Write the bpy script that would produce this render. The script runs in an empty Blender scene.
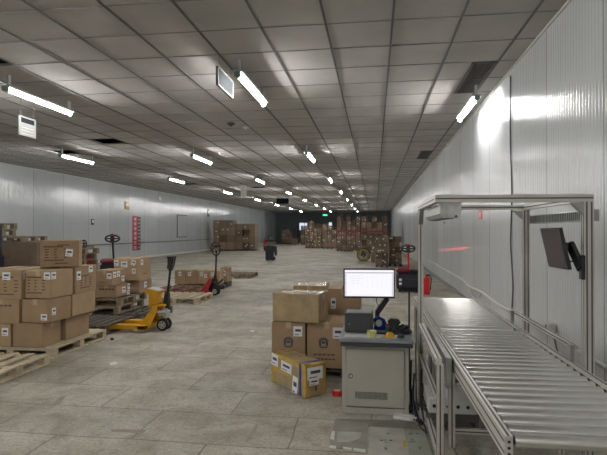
import bpy, math, random
from mathutils import Vector, Matrix
random.seed(7)
S = bpy.context.scene
COL = S.collection
R = math.radians
# ---------------- camera, world, exposure ----------------
cam = bpy.data.objects.new('camera', bpy.data.cameras.new('camera'))
COL.objects.link(cam)
cam.location = (0, 0, 1.6)
cam.rotation_euler = (R(90.4), 0, R(8.08))
cam.data.sensor_width = 36
cam.data.lens = 36 * 500 / 607
cam.data.clip_end = 200
S.camera = cam
w = bpy.data.worlds.new('world'); S.world = w
w.use_nodes = True
w.node_tree.nodes['Background'].inputs[0].default_value = (.6, .7, .8, 1)
w.node_tree.nodes['Background'].inputs[1].default_value = 0.15
S.view_settings.view_transform = 'Standard'
S.view_settings.look = 'None'
S.view_settings.gamma = 1
S.view_settings.exposure = 0.42
S.view_settings.use_curve_mapping = False
S.cycles.max_bounces = 8
S.cycles.sample_clamp_indirect = 4
TUBE = 104.0            # tube brightness
def Yc(x, ym): return 1.01 * ym + .142 * x
WL, WR, YB, YE, ZC = -13.5, 2.1, -7.0, 68.0, 4.1

# ---------------- materials ----------------
def mat(name, col, rough=.6, metal=0, noise=0, nscale=20, bump=0, bscale=60, spec=None, emit=None, es=1, stretch=None, objrand=0):
    m = bpy.data.materials.new(name); m.use_nodes = True
    nt = m.node_tree; b = nt.nodes['Principled BSDF']
    c4 = (*col, 1)
    b.inputs['Base Color'].default_value = c4
    b.inputs['Roughness'].default_value = rough
    b.inputs['Metallic'].default_value = metal
    if spec is not None: b.inputs['Specular IOR Level'].default_value = spec
    if emit:
        b.inputs['Emission Color'].default_value = (*emit, 1); b.inputs['Emission Strength'].default_value = es
    tc = nt.nodes.new('ShaderNodeTexCoord')
    src = tc.outputs['Object']
    if stretch:
        mp = nt.nodes.new('ShaderNodeMapping'); mp.inputs['Scale'].default_value = stretch
        nt.links.new(src, mp.inputs[0]); src = mp.outputs[0]
    last = None
    if noise:
        n = nt.nodes.new('ShaderNodeTexNoise'); n.inputs['Scale'].default_value = nscale; n.inputs['Detail'].default_value = 6
        nt.links.new(src, n.inputs['Vector'])
        cr = nt.nodes.new('ShaderNodeValToRGB')
        cr.color_ramp.elements[0].position = .3; cr.color_ramp.elements[1].position = .7
        cr.color_ramp.elements[0].color = tuple(x * (1 - noise) for x in col) + (1,)
        cr.color_ramp.elements[1].color = tuple(min(1, x * (1 + noise)) for x in col) + (1,)
        nt.links.new(n.outputs['Fac'], cr.inputs[0]); last = cr.outputs[0]
    if objrand:
        oi = nt.nodes.new('ShaderNodeObjectInfo')
        mr = nt.nodes.new('ShaderNodeMapRange'); mr.inputs[3].default_value = 1 - objrand; mr.inputs[4].default_value = 1 + objrand
        nt.links.new(oi.outputs['Random'], mr.inputs[0])
        hs = nt.nodes.new('ShaderNodeHueSaturation'); hs.inputs['Color'].default_value = c4
        if last: nt.links.new(last, hs.inputs['Color'])
        nt.links.new(mr.outputs[0], hs.inputs['Value']); last = hs.outputs[0]
    if last: nt.links.new(last, b.inputs['Base Color'])
    if bump:
        n2 = nt.nodes.new('ShaderNodeTexNoise'); n2.inputs['Scale'].default_value = bscale; n2.inputs['Detail'].default_value = 4
        nt.links.new(src, n2.inputs['Vector'])
        bp = nt.nodes.new('ShaderNodeBump'); bp.inputs['Strength'].default_value = bump; bp.inputs['Distance'].default_value = .02
        nt.links.new(n2.outputs['Fac'], bp.inputs['Height']); nt.links.new(bp.outputs[0], b.inputs['Normal'])
    return m
M = {}
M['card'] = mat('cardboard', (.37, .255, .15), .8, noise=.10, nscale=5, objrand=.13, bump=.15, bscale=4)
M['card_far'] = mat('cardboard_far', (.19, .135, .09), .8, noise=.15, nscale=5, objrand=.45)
M['card_print'] = mat('box_print_ink', (.13, .075, .05), .8)
M['label'] = mat('label_paper', (.80, .80, .81), .5)
M['ink'] = mat('label_ink', (.06, .06, .09), .6)
M['tape_clear'] = mat('packing_tape', (.50, .39, .25), .12, noise=.12, nscale=12, bump=.5, bscale=25)
M['tape_yellow'] = mat('yellow_tape', (.52, .35, .09), .15, noise=.15, nscale=12, bump=.4, bscale=25)
M['wrap'] = mat('wrapped_cardboard', (.40, .30, .17), .15, noise=.15, nscale=8, bump=.7, bscale=22)
M['blue'] = mat('blue_strap', (.006, .03, .20), .4)
M['wood'] = mat('pallet_wood', (.50, .42, .29), .8, noise=.3, nscale=9, stretch=(1, 6, 6), objrand=.15, bump=.2)
M['wood_old'] = mat('old_pallet_wood', (.23, .18, .12), .85, noise=.35, nscale=9, stretch=(1, 6, 6), objrand=.15, bump=.2)
M['wood_dark'] = mat('dark_pallet_wood', (.085, .07, .058), .85, noise=.4, nscale=9, stretch=(1, 6, 6))
M['wood_red'] = mat('reddish_pallet_wood', (.21, .115, .075), .85, noise=.4, nscale=9, stretch=(1, 6, 6))
M['alu'] = mat('aluminium_profile', (.66, .63, .58), .38, .35, noise=.06, nscale=6)
M['slot'] = mat('profile_slot', (.12, .12, .115), .6, .3)
M['roller'] = mat('roller_steel', (.74, .725, .69), .27, .85, noise=.08, nscale=12, stretch=(1, 8, 8))
M['steel'] = mat('brushed_steel', (.42, .43, .42), .32, .85, noise=.1, nscale=10)
M['cab'] = mat('cabinet_paint', (.45, .43, .37), .45, noise=.05, nscale=4)
M['cabtop'] = mat('worktop_grey', (.24, .26, .28), .4, noise=.08, nscale=8)
M['black'] = mat('black_plastic', (.018, .018, .02), .45)
M['dkgrey'] = mat('dark_grey_plastic', (.05, .053, .058), .5)
M['screen_off'] = mat('dark_screen', (.075, .06, .07), .25, noise=.1, nscale=3)
M['screen_on'] = mat('lit_screen', (.1, .1, .1), .3, emit=(.93, .92, 1), es=.74)
M['screen_grey'] = mat('lit_screen_grey', (.1, .1, .1), .3, emit=(.70, .71, .78), es=.5)
M['screen_dim'] = mat('lit_screen_lines', (.1, .1, .1), .3, emit=(.83, .80, .88), es=.6)
M['screen_red'] = mat('lit_screen_red', (.1, .05, .05), .3, emit=(.85, .3, .3), es=.8)
M['yellow'] = mat('yellow_paint', (.78, .41, .02), .4, noise=.12, nscale=6)
M['red'] = mat('red_paint', (.36, .02, .035), .4, noise=.15, nscale=6)
M['maroon'] = mat('maroon_paint', (.16, .012, .02), .45)
M['redbright'] = mat('bright_red_plastic', (.62, .02, .03), .35)
M['white'] = mat('white_plastic', (.56, .55, .52), .45)
M['pump'] = mat('grey_pump_metal', (.5, .5, .48), .4, .4, noise=.2, nscale=20)
M['rubber'] = mat('black_rubber', (.02, .02, .02), .8)
M['tread'] = mat('grey_wheel', (.45, .43, .4), .6)
M['fixture'] = mat('lamp_housing', (.42, .44, .42), .5)
M['tube'] = mat('tube_glow', (.8, .8, .8), .4, emit=(1, .99, .985), es=TUBE)
M['endcap'] = mat('lamp_end_cap', (.16, .24, .2), .5)
M['tbar_t'] = mat('ceiling_cross_bar', (.27, .265, .25), .5)
M['tbar'] = mat('ceiling_bar', (.15, .148, .142), .7, spec=.15)
M['vent'] = mat('vent_grille', (.085, .08, .078), .6)
M['void'] = mat('dark_void', (.012, .014, .02), .9)
M['signback'] = mat('sign_back', (.012, .015, .016), .7, spec=.05)
M['sign_grey'] = mat('sign_grey_plastic', (.20, .20, .195), .6, spec=.2)
M['paper'] = mat('crumpled_paper', (.7, .7, .66), .8)
M['green'] = mat('green_plastic', (.02, .16, .08), .5)
M['greenlit'] = mat('green_lit_sign', (.02, .2, .1), .5, emit=(.1, .9, .5), es=1.0)
M['daylight'] = mat('daylit_glass', (.3, .3, .35), .3, emit=(.72, .82, 1), es=.75)
M['tapeclear'] = mat('yellowish_tape_roll', (.55, .56, .2), .25)
M['conduit'] = mat('white_conduit', (.55, .54, .5), .5)
M['cable'] = mat('grey_cable', (.09, .09, .09), .6)
M['darkpanel'] = mat('dark_navy_body', (.016, .017, .028), .5)
M['tan'] = mat('tan_band', (.18, .14, .09), .6, noise=.3, nscale=20)
M['coil'] = mat('yellow_strap_coil', (.42, .27, .06), .6, noise=.2, nscale=10)

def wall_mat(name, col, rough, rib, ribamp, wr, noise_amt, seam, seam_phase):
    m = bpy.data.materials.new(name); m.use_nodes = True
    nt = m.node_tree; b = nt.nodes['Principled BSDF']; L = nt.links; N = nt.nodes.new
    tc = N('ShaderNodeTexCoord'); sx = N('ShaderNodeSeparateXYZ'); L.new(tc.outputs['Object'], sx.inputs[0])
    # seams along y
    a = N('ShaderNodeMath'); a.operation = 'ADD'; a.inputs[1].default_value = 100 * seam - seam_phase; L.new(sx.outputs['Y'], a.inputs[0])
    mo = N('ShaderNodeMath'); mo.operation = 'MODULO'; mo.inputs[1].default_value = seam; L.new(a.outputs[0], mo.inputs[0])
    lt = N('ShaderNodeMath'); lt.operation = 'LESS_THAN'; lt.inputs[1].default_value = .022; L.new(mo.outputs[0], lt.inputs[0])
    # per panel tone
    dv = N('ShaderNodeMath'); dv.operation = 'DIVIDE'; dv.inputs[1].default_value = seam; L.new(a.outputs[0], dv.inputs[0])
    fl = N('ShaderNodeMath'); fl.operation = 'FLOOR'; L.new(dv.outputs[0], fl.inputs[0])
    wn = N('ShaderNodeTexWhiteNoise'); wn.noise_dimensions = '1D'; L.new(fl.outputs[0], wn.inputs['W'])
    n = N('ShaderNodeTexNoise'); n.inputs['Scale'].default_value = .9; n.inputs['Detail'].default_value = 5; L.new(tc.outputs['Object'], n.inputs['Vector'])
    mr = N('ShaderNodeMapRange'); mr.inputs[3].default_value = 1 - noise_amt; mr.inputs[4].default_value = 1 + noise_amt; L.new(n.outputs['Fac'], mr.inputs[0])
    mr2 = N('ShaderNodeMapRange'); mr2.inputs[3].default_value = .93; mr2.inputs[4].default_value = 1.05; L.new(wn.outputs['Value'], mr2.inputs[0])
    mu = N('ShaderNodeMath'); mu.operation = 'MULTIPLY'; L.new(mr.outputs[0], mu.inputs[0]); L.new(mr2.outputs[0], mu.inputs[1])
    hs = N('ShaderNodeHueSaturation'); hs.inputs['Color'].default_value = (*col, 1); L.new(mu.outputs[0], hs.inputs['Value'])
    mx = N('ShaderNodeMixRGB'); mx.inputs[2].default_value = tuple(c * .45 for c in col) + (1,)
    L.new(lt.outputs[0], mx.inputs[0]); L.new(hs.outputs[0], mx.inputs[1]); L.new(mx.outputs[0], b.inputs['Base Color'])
    b.inputs['Roughness'].default_value = rough; b.inputs['Specular IOR Level'].default_value = .35 if rough > .2 else .5
    # ribs
    ml = N('ShaderNodeMath'); ml.operation = 'MULTIPLY'; ml.inputs[1].default_value = 2 * math.pi / rib; L.new(sx.outputs['Y'], ml.inputs[0])
    sn = N('ShaderNodeMath'); sn.operation = 'SINE'; L.new(ml.outputs[0], sn.inputs[0])
    bp = N('ShaderNodeBump'); bp.inputs['Strength'].default_value = ribamp; bp.inputs['Distance'].default_value = .006; L.new(sn.outputs[0], bp.inputs['Height'])
    mp = N('ShaderNodeMapping'); mp.inputs['Scale'].default_value = (1, 1.6, .7); L.new(tc.outputs['Object'], mp.inputs[0])
    n2 = N('ShaderNodeTexNoise'); n2.inputs['Scale'].default_value = 3.2; n2.inputs['Detail'].default_value = 3; L.new(mp.outputs[0], n2.inputs['Vector'])
    b2 = N('ShaderNodeBump'); b2.inputs['Strength'].default_value = wr; b2.inputs['Distance'].default_value = .05
    L.new(n2.outputs['Fac'], b2.inputs['Height']); L.new(bp.outputs[0], b2.inputs['Normal']); L.new(b2.outputs[0], b.inputs['Normal'])
    return m
M['wall_r'] = wall_mat('ribbed_white_panel', (.59, .605, .605), .2, .075, .25, .14, .05, 1.55, 8.05)
M['wall_l'] = wall_mat('glossy_grey_panel', (.44, .465, .465), .13, .2, .05, .35, .10, 1.95, 12.4)
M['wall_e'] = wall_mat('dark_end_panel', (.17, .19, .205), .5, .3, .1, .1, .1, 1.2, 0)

def floor_mat():
    m = bpy.data.materials.new('worn_concrete_slabs'); m.use_nodes = True
    nt = m.node_tree; b = nt.nodes['Principled BSDF']; L = nt.links; N = nt.nodes.new
    tc = N('ShaderNodeTexCoord')
    br = N('ShaderNodeTexBrick'); br.inputs['Scale'].default_value = 1; br.inputs['Brick Width'].default_value = 1.22; br.inputs['Row Height'].default_value = .61
    br.inputs['Mortar Size'].default_value = .009; br.inputs['Mortar Smooth'].default_value = .7
    br.inputs['Color1'].default_value = (.375, .36, .315, 1); br.inputs['Color2'].default_value = (.455, .435, .38, 1); br.inputs['Mortar'].default_value = (.20, .19, .165, 1)
    nd = N('ShaderNodeTexNoise'); nd.inputs['Scale'].default_value = 1.2; L.new(tc.outputs['Object'], nd.inputs['Vector'])
    va = N('ShaderNodeVectorMath'); va.operation = 'MULTIPLY_ADD'; va.inputs[1].default_value = (.06, .06, 0); L.new(nd.outputs['Color'], va.inputs[0]); L.new(tc.outputs['Object'], va.inputs[2])
    L.new(va.outputs[0], br.inputs['Vector'])
    def mul(src, scale, lo, hi, p0, p1, detail=6, dist=0, tint=None):
        n = N('ShaderNodeTexNoise'); n.inputs['Scale'].default_value = scale; n.inputs['Detail'].default_value = detail; n.inputs['Roughness'].default_value = .65
        n.inputs['Distortion'].default_value = dist
        L.new(tc.outputs['Object'], n.inputs['Vector'])
        cr = N('ShaderNodeValToRGB'); cr.color_ramp.elements[0].position = p0; cr.color_ramp.elements[1].position = p1
        t = tint or (1, 1, 1)
        cr.color_ramp.elements[0].color = (lo * t[0], lo * t[1], lo * t[2], 1); cr.color_ramp.elements[1].color = (hi, hi, hi, 1)
        L.new(n.outputs['Fac'], cr.inputs[0])
        mx = N('ShaderNodeMixRGB'); mx.blend_type = 'MULTIPLY'; mx.inputs[0].default_value = 1
        L.new(src, mx.inputs[1]); L.new(cr.outputs[0], mx.inputs[2]); return mx.outputs[0]
    c = mul(br.outputs['Color'], .55, .72, 1.12, .35, .65, tint=(1, .96, .86))
    c = mul(c, 2.2, .80, 1.08, .36, .60, dist=.8, tint=(1, .97, .90))
    c = mul(c, 9, .78, 1.04, .32, .50, detail=10, dist=.4, tint=(1, .98, .94))
    c = mul(c, 38, .80, 1.10, .38, .58)
    L.new(c, b.inputs['Base Color']); b.inputs['Roughness'].default_value = .55; b.inputs['Specular IOR Level'].default_value = .35
    n = N('ShaderNodeTexNoise'); n.inputs['Scale'].default_value = 18; n.inputs['Detail'].default_value = 5; L.new(tc.outputs['Object'], n.inputs['Vector'])
    bp = N('ShaderNodeBump'); bp.inputs['Strength'].default_value = .25; bp.inputs['Distance'].default_value = .01; L.new(n.outputs['Fac'], bp.inputs['Height']); L.new(bp.outputs[0], b.inputs['Normal'])
    return m
M['floor'] = floor_mat()
M['tile'] = mat('ceiling_tile', (.49, .47, .445), .8, spec=.12, noise=.10, nscale=1.3, bump=.12, bscale=5)
M['patch_grey'] = mat('grey_cement_patch', (.27, .25, .21), .7, noise=.15, nscale=8)
M['patch_light'] = mat('pale_worn_slab', (.41, .395, .345), .6, noise=.18, nscale=6)
M['patch_green'] = mat('greenish_worn_slab', (.30, .315, .26), .6, noise=.18, nscale=6)
M['patch_dark'] = mat('dark_cement', (.20, .185, .155), .8, noise=.25, nscale=5)
M['chip'] = mat('white_paint_chip', (.62, .62, .57), .7)
M['chipdark'] = mat('dark_green_scuff', (.06, .09, .06), .7)
M['chipyellow'] = mat('yellow_paint_spot', (.5, .37, .05), .7)
M['laser'] = None

# ---------------- mesh helpers ----------------
class MB:
    def __init__(s): s.v = []; s.f = []; s.m = []; s.sm = []; s.mi = 0
    def add(s, vs, fs, smooth=False):
        o = len(s.v); s.v += [tuple(v) for v in vs]
        for f in fs: s.f.append(tuple(o + i for i in f)); s.m.append(s.mi); s.sm.append(smooth)
        return s
    def box(s, x0, x1, y0, y1, z0, z1, bv=0, mx=None):
        if bv <= 0:
            vs = [(x, y, z) for z in (z0, z1) for y in (y0, y1) for x in (x0, x1)]
            fs = [(0, 2, 3, 1), (4, 5, 7, 6), (0, 1, 5, 4), (2, 6, 7, 3), (0, 4, 6, 2), (1, 3, 7, 5)]
        else:
            vs = []; idx = {}
            X = (x0, x1); Y = (y0, y1); Z = (z0, z1)
            for i in (0, 1):
                for j in (0, 1):
                    for k in (0, 1):
                        sx, sy, sz = (1 - 2 * i) * bv, (1 - 2 * j) * bv, (1 - 2 * k) * bv
                        idx[(i, j, k, 'x')] = len(vs); vs.append((X[i], Y[j] + sy, Z[k] + sz))
                        idx[(i, j, k, 'y')] = len(vs); vs.append((X[i] + sx, Y[j], Z[k] + sz))
                        idx[(i, j, k, 'z')] = len(vs); vs.append((X[i] + sx, Y[j] + sy, Z[k]))
            fs = []
            g = lambda i, j, k, a: idx[(i, j, k, a)]
            for i in (0, 1):
                q = [g(i, 0, 0, 'x'), g(i, 1, 0, 'x'), g(i, 1, 1, 'x'), g(i, 0, 1, 'x')]; fs.append(q if i else q[::-1])
                q = [g(0, i, 0, 'y'), g(0, i, 1, 'y'), g(1, i, 1, 'y'), g(1, i, 0, 'y')]; fs.append(q if i else q[::-1])
                q = [g(0, 0, i, 'z'), g(1, 0, i, 'z'), g(1, 1, i, 'z'), g(0, 1, i, 'z')]; fs.append(q if i else q[::-1])
            for a in (0, 1):
                for b_ in (0, 1):
                    fl = (a + b_) % 2
                    q = [g(0, a, b_, 'y'), g(1, a, b_, 'y'), g(1, a, b_, 'z'), g(0, a, b_, 'z')]; fs.append(q if (a, b_) in ((0, 1), (1, 0)) else q[::-1])
                    q = [g(a, 0, b_, 'x'), g(a, 1, b_, 'x'), g(a, 1, b_, 'z'), g(a, 0, b_, 'z')]; fs.append(q if (a, b_) in ((1, 1), (0, 0)) else q[::-1])
                    q = [g(a, b_, 0, 'x'), g(a, b_, 1, 'x'), g(a, b_, 1, 'y'), g(a, b_, 0, 'y')]; fs.append(q if (a, b_) in ((1, 1), (0, 0)) else q[::-1])
            for i in (0, 1):
                for j in (0, 1):
                    for k in (0, 1):
                        q = [g(i, j, k, 'x'), g(i, j, k, 'y'), g(i, j, k, 'z')]; fs.append(q if (i + j + k) % 2 else q[::-1])
        if mx: vs = [mx @ Vector(v) for v in vs]
        return s.add(vs, fs)
    def cyl(s, p0, p1, r, n=16, r1=None, caps=True, smooth=True):
        p0 = Vector(p0); p1 = Vector(p1); d = (p1 - p0).normalized(); r1 = r if r1 is None else r1
        u = d.orthogonal().normalized(); v = d.cross(u)
        vs = []
        for p, rr in ((p0, r), (p1, r1)):
            for i in range(n):
                a = 2 * math.pi * i / n; vs.append(p + (u * math.cos(a) + v * math.sin(a)) * rr)
        s.add(vs, [(i, (i + 1) % n, n + (i + 1) % n, n + i) for i in range(n)], smooth)
        if caps:
            s.add(vs[:n], [tuple(range(n))[::-1]]); s.add(vs[n:], [tuple(range(n))])
        return s
    def tube(s, pts, r, n=8):
        pts = [Vector(p) for p in pts]
        # smooth the path (Catmull-Rom)
        P = []
        for i in range(len(pts) - 1):
            a = pts[max(0, i - 1)]; b = pts[i]; c = pts[i + 1]; d = pts[min(len(pts) - 1, i + 2)]
            for k in range(5):
                t = k / 5
                P.append(.5 * ((2 * b) + (c - a) * t + (2 * a - 5 * b + 4 * c - d) * t * t + (3 * b - a - 3 * c + d) * t ** 3))
        P.append(pts[-1])
        vs = []; u = None
        for i, p in enumerate(P):
            d = (P[min(i + 1, len(P) - 1)] - P[max(i - 1, 0)]).normalized()
            if u is None: u = d.orthogonal().normalized()
            u = (u - d * u.dot(d)).normalized(); v = d.cross(u)
            for k in range(n):
                a = 2 * math.pi * k / n; vs.append(p + (u * math.cos(a) + v * math.sin(a)) * r)
        fs = []
        for i in range(len(P) - 1):
            for k in range(n): fs.append((i * n + k, i * n + (k + 1) % n, (i + 1) * n + (k + 1) % n, (i + 1) * n + k))
        fs.append(tuple(range(n))[::-1]); fs.append(tuple((len(P) - 1) * n + k for k in range(n)))
        return s.add(vs, fs, True)
    def bar(s, p0, p1, w, h, up=(0, 0, 1)):
        p0 = Vector(p0); p1 = Vector(p1); d = (p1 - p0).normalized(); up = Vector(up)
        if abs(d.dot(up)) > .95: up = Vector((0, 1, 0))
        a = d.cross(up).normalized(); b = a.cross(d)
        vs = [p + a * sx * w / 2 + b * sz * h / 2 for p in (p0, p1) for sz in (-1, 1) for sx in (-1, 1)]
        fs = [(0, 1, 3, 2), (4, 6, 7, 5), (0, 4, 5, 1), (2, 3, 7, 6), (0, 2, 6, 4), (1, 5, 7, 3)]
        return s.add(vs, fs)
    def prism(s, pts, ax, a0, a1):
        # pts: 2D outline, extruded along ax from a0 to a1
        def mk(p, a):
            return {'x': (a, p[0], p[1]), 'y': (p[0], a, p[1]), 'z': (p[0], p[1], a)}[ax]
        n = len(pts); vs = [mk(p, a0) for p in pts] + [mk(p, a1) for p in pts]
        return s.add(vs, [tuple(range(n))[::-1], tuple(range(n, 2 * n))] + [(i, (i + 1) % n, n + (i + 1) % n, n + i) for i in range(n)])
    def torus(s, c, ra, rb, r, axis, up, n=28, k=8):
        c = Vector(c); ax = Vector(axis).normalized(); u = Vector(up).normalized(); v = ax.cross(u)
        vs = []
        for i in range(n):
            a = 2 * math.pi * i / n
            p = c + v * math.cos(a) * ra + u * math.sin(a) * rb
            rad = (v * math.cos(a) / ra + u * math.sin(a) / rb).normalized()
            for j in range(k):
                b = 2 * math.pi * j / k; vs.append(p + (rad * math.cos(b) + ax * math.sin(b)) * r)
        return s.add(vs, [(i * k + j, ((i + 1) % n) * k + j, ((i + 1) % n) * k + (j + 1) % k, i * k + (j + 1) % k) for i in range(n) for j in range(k)], True)
    def mesh(s, name, mats):
        me = bpy.data.meshes.new(name); me.from_pydata(s.v, [], s.f)
        for m in (mats if isinstance(mats, (list, tuple)) else [mats]): me.materials.append(m)
        me.polygons.foreach_set('material_index', s.m); me.polygons.foreach_set('use_smooth', s.sm)
        me.validate(); me.update()
        import bmesh
        bm = bmesh.new(); bm.from_mesh(me); bmesh.ops.recalc_face_normals(bm, faces=bm.faces); bm.to_mesh(me); bm.free()
        return me
    def build(s, name, mats, parent=None, loc=None, rot=None):
        o = bpy.data.objects.new(name, s.mesh(name, mats)); COL.objects.link(o)
        if parent: o.parent = parent
        if loc: o.location = loc
        if rot: o.rotation_euler = rot
        return o
def tag(o, label=None, cat=None, group=None, kind=None):
    if label: o['label'] = label
    if cat: o['category'] = cat
    if group: o['group'] = group
    if kind: o['kind'] = kind
    return o
def empty(name, loc, rz=0, label=None, cat=None, group=None, sc=1):
    o = bpy.data.objects.new(name, None); COL.objects.link(o)
    o.location = loc; o.rotation_euler = (0, 0, rz); o.scale = (sc, sc, sc)
    o.empty_display_size = .1
    return tag(o, label, cat, group)
def children(o): return [c for c in bpy.data.objects if c.parent == o]
def copy_tree(o, parent=None, kids=None):
    c = o.copy(); COL.objects.link(c); c.parent = parent
    for ch in children(o): copy_tree(ch, c)
    return c
def struct(name, mb, mats, parent=None):
    o = mb.build(name, mats, parent)
    if not parent: o['kind'] = 'structure'
    return o

# ================= THE ROOM =================
floor = struct('floor', MB().box(WL, WR, YB, YE, -.2, 0), M['floor'])
struct('wall_left', MB().box(WL - .15, WL, YB, YE, -.2, ZC + .9), M['wall_l'])
struct('wall_right', MB().box(WR, WR + .15, YB, YE, -.2, ZC + .9), M['wall_r'])
struct('wall_back', MB().box(WL, WR, YB - .15, YB, -.2, ZC + .9), M['wall_l'])
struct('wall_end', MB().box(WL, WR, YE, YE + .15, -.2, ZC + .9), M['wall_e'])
# ceiling of lay-in tiles: holes are left where tiles are missing
TX, TY, X0, Y0 = .795, .828, .215, 6.0
ix0 = math.floor((WL - X0) / TX); ix1 = math.ceil((WR - X0) / TX)
iy0 = math.floor((YB - Y0) / TY); iy1 = math.ceil((YE - Y0) / TY)
def P(px, py, z):   # pixel -> point at height z (used only to read off positions)
    th = R(8.08); ph = R(.4)
    fx, fy = -math.sin(th), math.cos(th); rx, ry = math.cos(th), math.sin(th)
    a = px - 303.5; b = 227.5 - py
    u = 500 * math.cos(ph) - b * math.sin(ph); vz = 500 * math.sin(ph) + b * math.cos(ph)
    d = (fx * u + rx * a, fy * u + ry * a, vz); t = (z - 1.6) / vz
    return d[0] * t, d[1] * t
def cell(px, py):
    x, y = P(px, py, ZC); return math.floor((x - X0) / TX), math.floor((y - Y0) / TY)
holes = {cell(-2, 64), cell(112, 139.5), cell(68, 153), cell(193, 183.5), cell(256, 187)}
vent_cells = {(1, 2), (1, 3), (1, 12), (1, 13)}
tl = MB()
for i in range(ix0, ix1):
    for j in range(iy0, iy1):
        if (i, j) in holes or (i, j) in vent_cells: continue
        x0 = max(WL, X0 + i * TX); x1 = min(WR, X0 + (i + 1) * TX); y0 = max(YB, Y0 + j * TY); y1 = min(YE, Y0 + (j + 1) * TY)
        if x1 <= x0 or y1 <= y0: continue
        q = [ZC + random.uniform(0, .006) for _ in range(4)]
        sag = 0
        tl.add([(x0, y0, q[0]), (x1, y0, q[1]), (x1, y1, q[2]), (x0, y1, q[3]), (x0, y0, ZC + .03), (x1, y0, ZC + .03), (x1, y1, ZC + .03), (x0, y1, ZC + .03)],
               [(0, 3, 2, 1), (4, 5, 6, 7), (0, 1, 5, 4), (1, 2, 6, 5), (2, 3, 7, 6), (3, 0, 4, 7)])
ceiling = struct('ceiling', tl, M['tile'])
tb = MB()
for i in range(ix0 + 1, ix1):
    x = X0 + i * TX; tb.box(x - .013, x + .013, YB, YE, ZC - .012, ZC + .02)
tb.mi = 1
for j in range(iy0 + 1, iy1):
    y = Y0 + j * TY; tb.box(WL, WR, y - .006, y + .006, ZC - .006, ZC + .02)
struct('ceiling_grid_bars', tb, [M['tbar'], M['tbar_t']], ceiling)
struct('dark_roof_void', MB().box(WL, WR, YB, YE, ZC + .7, ZC + .8), M['void'], ceiling)
# base trim and wall junction trims
struct('trim_1', MB().box(WR - .03, WR, YB, YE, ZC - .03, ZC - .002), M['conduit'])
struct('trim_2', MB().box(WL, WL + .03, YB, YE, ZC - .03, ZC - .002), M['conduit'])
struct('baseboard_left', MB().box(WL, WL + .025, YB, YE, 0, .12), M['conduit'])
struct('baseboard_right', MB().box(WR - .02, WR, YB, YE, 0, .08), M['steel'])
# bright openings of the far end wall
for k, (xa, xb, za, zb) in enumerate([(-10.2, -9.55, 1.75, 2.7), (-9.5, -9.15, .9, 2.7), (-6.15, -5.75, 2.1, 2.75)]):
    wf = MB()
    wf.box(xa - .06, xb + .06, YE - .04, YE, za - .06, za); wf.box(xa - .06, xb + .06, YE - .04, YE, zb, zb + .06)
    wf.box(xa - .06, xa, YE - .04, YE, za, zb); wf.box(xb, xb + .06, YE - .04, YE, za, zb)
    f = struct('window_%d' % (k + 1), wf, M['steel'])
    struct('pane', MB().box(xa, xb, YE - .03, YE - .01, za, zb), M['daylight'], f)
# door outline on left wall
yd = Yc(WL, 35)
d = MB(); d.box(WL, WL + .03, yd - .5, yd - .42, 1.15, 2.75); d.box(WL, WL + .03, yd - .5, yd + 1.3, 2.68, 2.75); d.box(WL, WL + .03, yd - .5, yd + 1.3, 1.15, 1.21)
struct('trim_3', d, M['vent'])
# pilaster strips of left wall at far end
struct('trim_4', MB().box(WL, WL + .12, 60.2, 61.0, 0, ZC - .03), M['wall_l'])
# worn slabs in the floor beside the cabinet
def patch(name, pts, m, h=.004):
    q = [P(x, y, 0) for x, y in pts]
    return struct(name, MB().prism(q, 'z', .0005, h), m, floor)
patch('dark_cement_strip', [(340, 419), (412, 421), (436, 437), (440, 455), (425, 455), (404, 429), (369, 427), (333, 420)], M['patch_dark'], .002)
patch('cement_patch', [(335, 420), (368, 424), (367, 451), (329, 448)], M['patch_grey'])
patch('cement_patch', [(337, 432), (362, 433), (360, 439), (350, 443), (337, 443)], M['patch_light'], .006)
patch('worn_slab', [(370, 427), (404, 429), (409, 458), (368, 458)], M['patch_light'])
patch('worn_slab', [(405, 429), (424, 431), (433, 458), (410, 458)], M['patch_green'])
for pts in ([(330, 446), (336, 447), (336, 450), (329, 449)], [(343, 447.5), (352, 449), (351, 451), (343, 449.5)], [(354, 449), (366, 450.5), (365, 453), (353, 451)], [(332, 432), (335, 432), (334, 441), (330, 440)]):
    patch('paint_chip', pts, M['chip'], .008)
for k in range(16):
    cx, cy = random.choice([(385, 437), (390, 442), (380, 446), (412, 437), (409, 431), (414, 445)]); cx += random.uniform(-6, 6); cy += random.uniform(-4, 4)
    a = random.uniform(1, 3.2); e = random.uniform(.4, .9)
    patch('scuff_mark', [(cx, cy), (cx + a, cy + e * .3), (cx + a * .8, cy + e), (cx - .5, cy + e * .8)], M['chipdark'], .0065)
patch('yellow_paint_spot', [(403, 441), (406, 441.5), (407, 447), (403, 447)], M['chipyellow'], .0065)
for pts in ([(60, 397), (66, 396), (60, 404), (52, 405)], [(250, 433), (256, 424), (259, 424), (254, 436)], [(110, 429), (146, 430), (144, 433), (112, 432)], [(276, 392), (280, 386), (282, 387), (279, 396)]):
    patch('scuff_mark', pts, M['patch_grey'], .0015)

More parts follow.
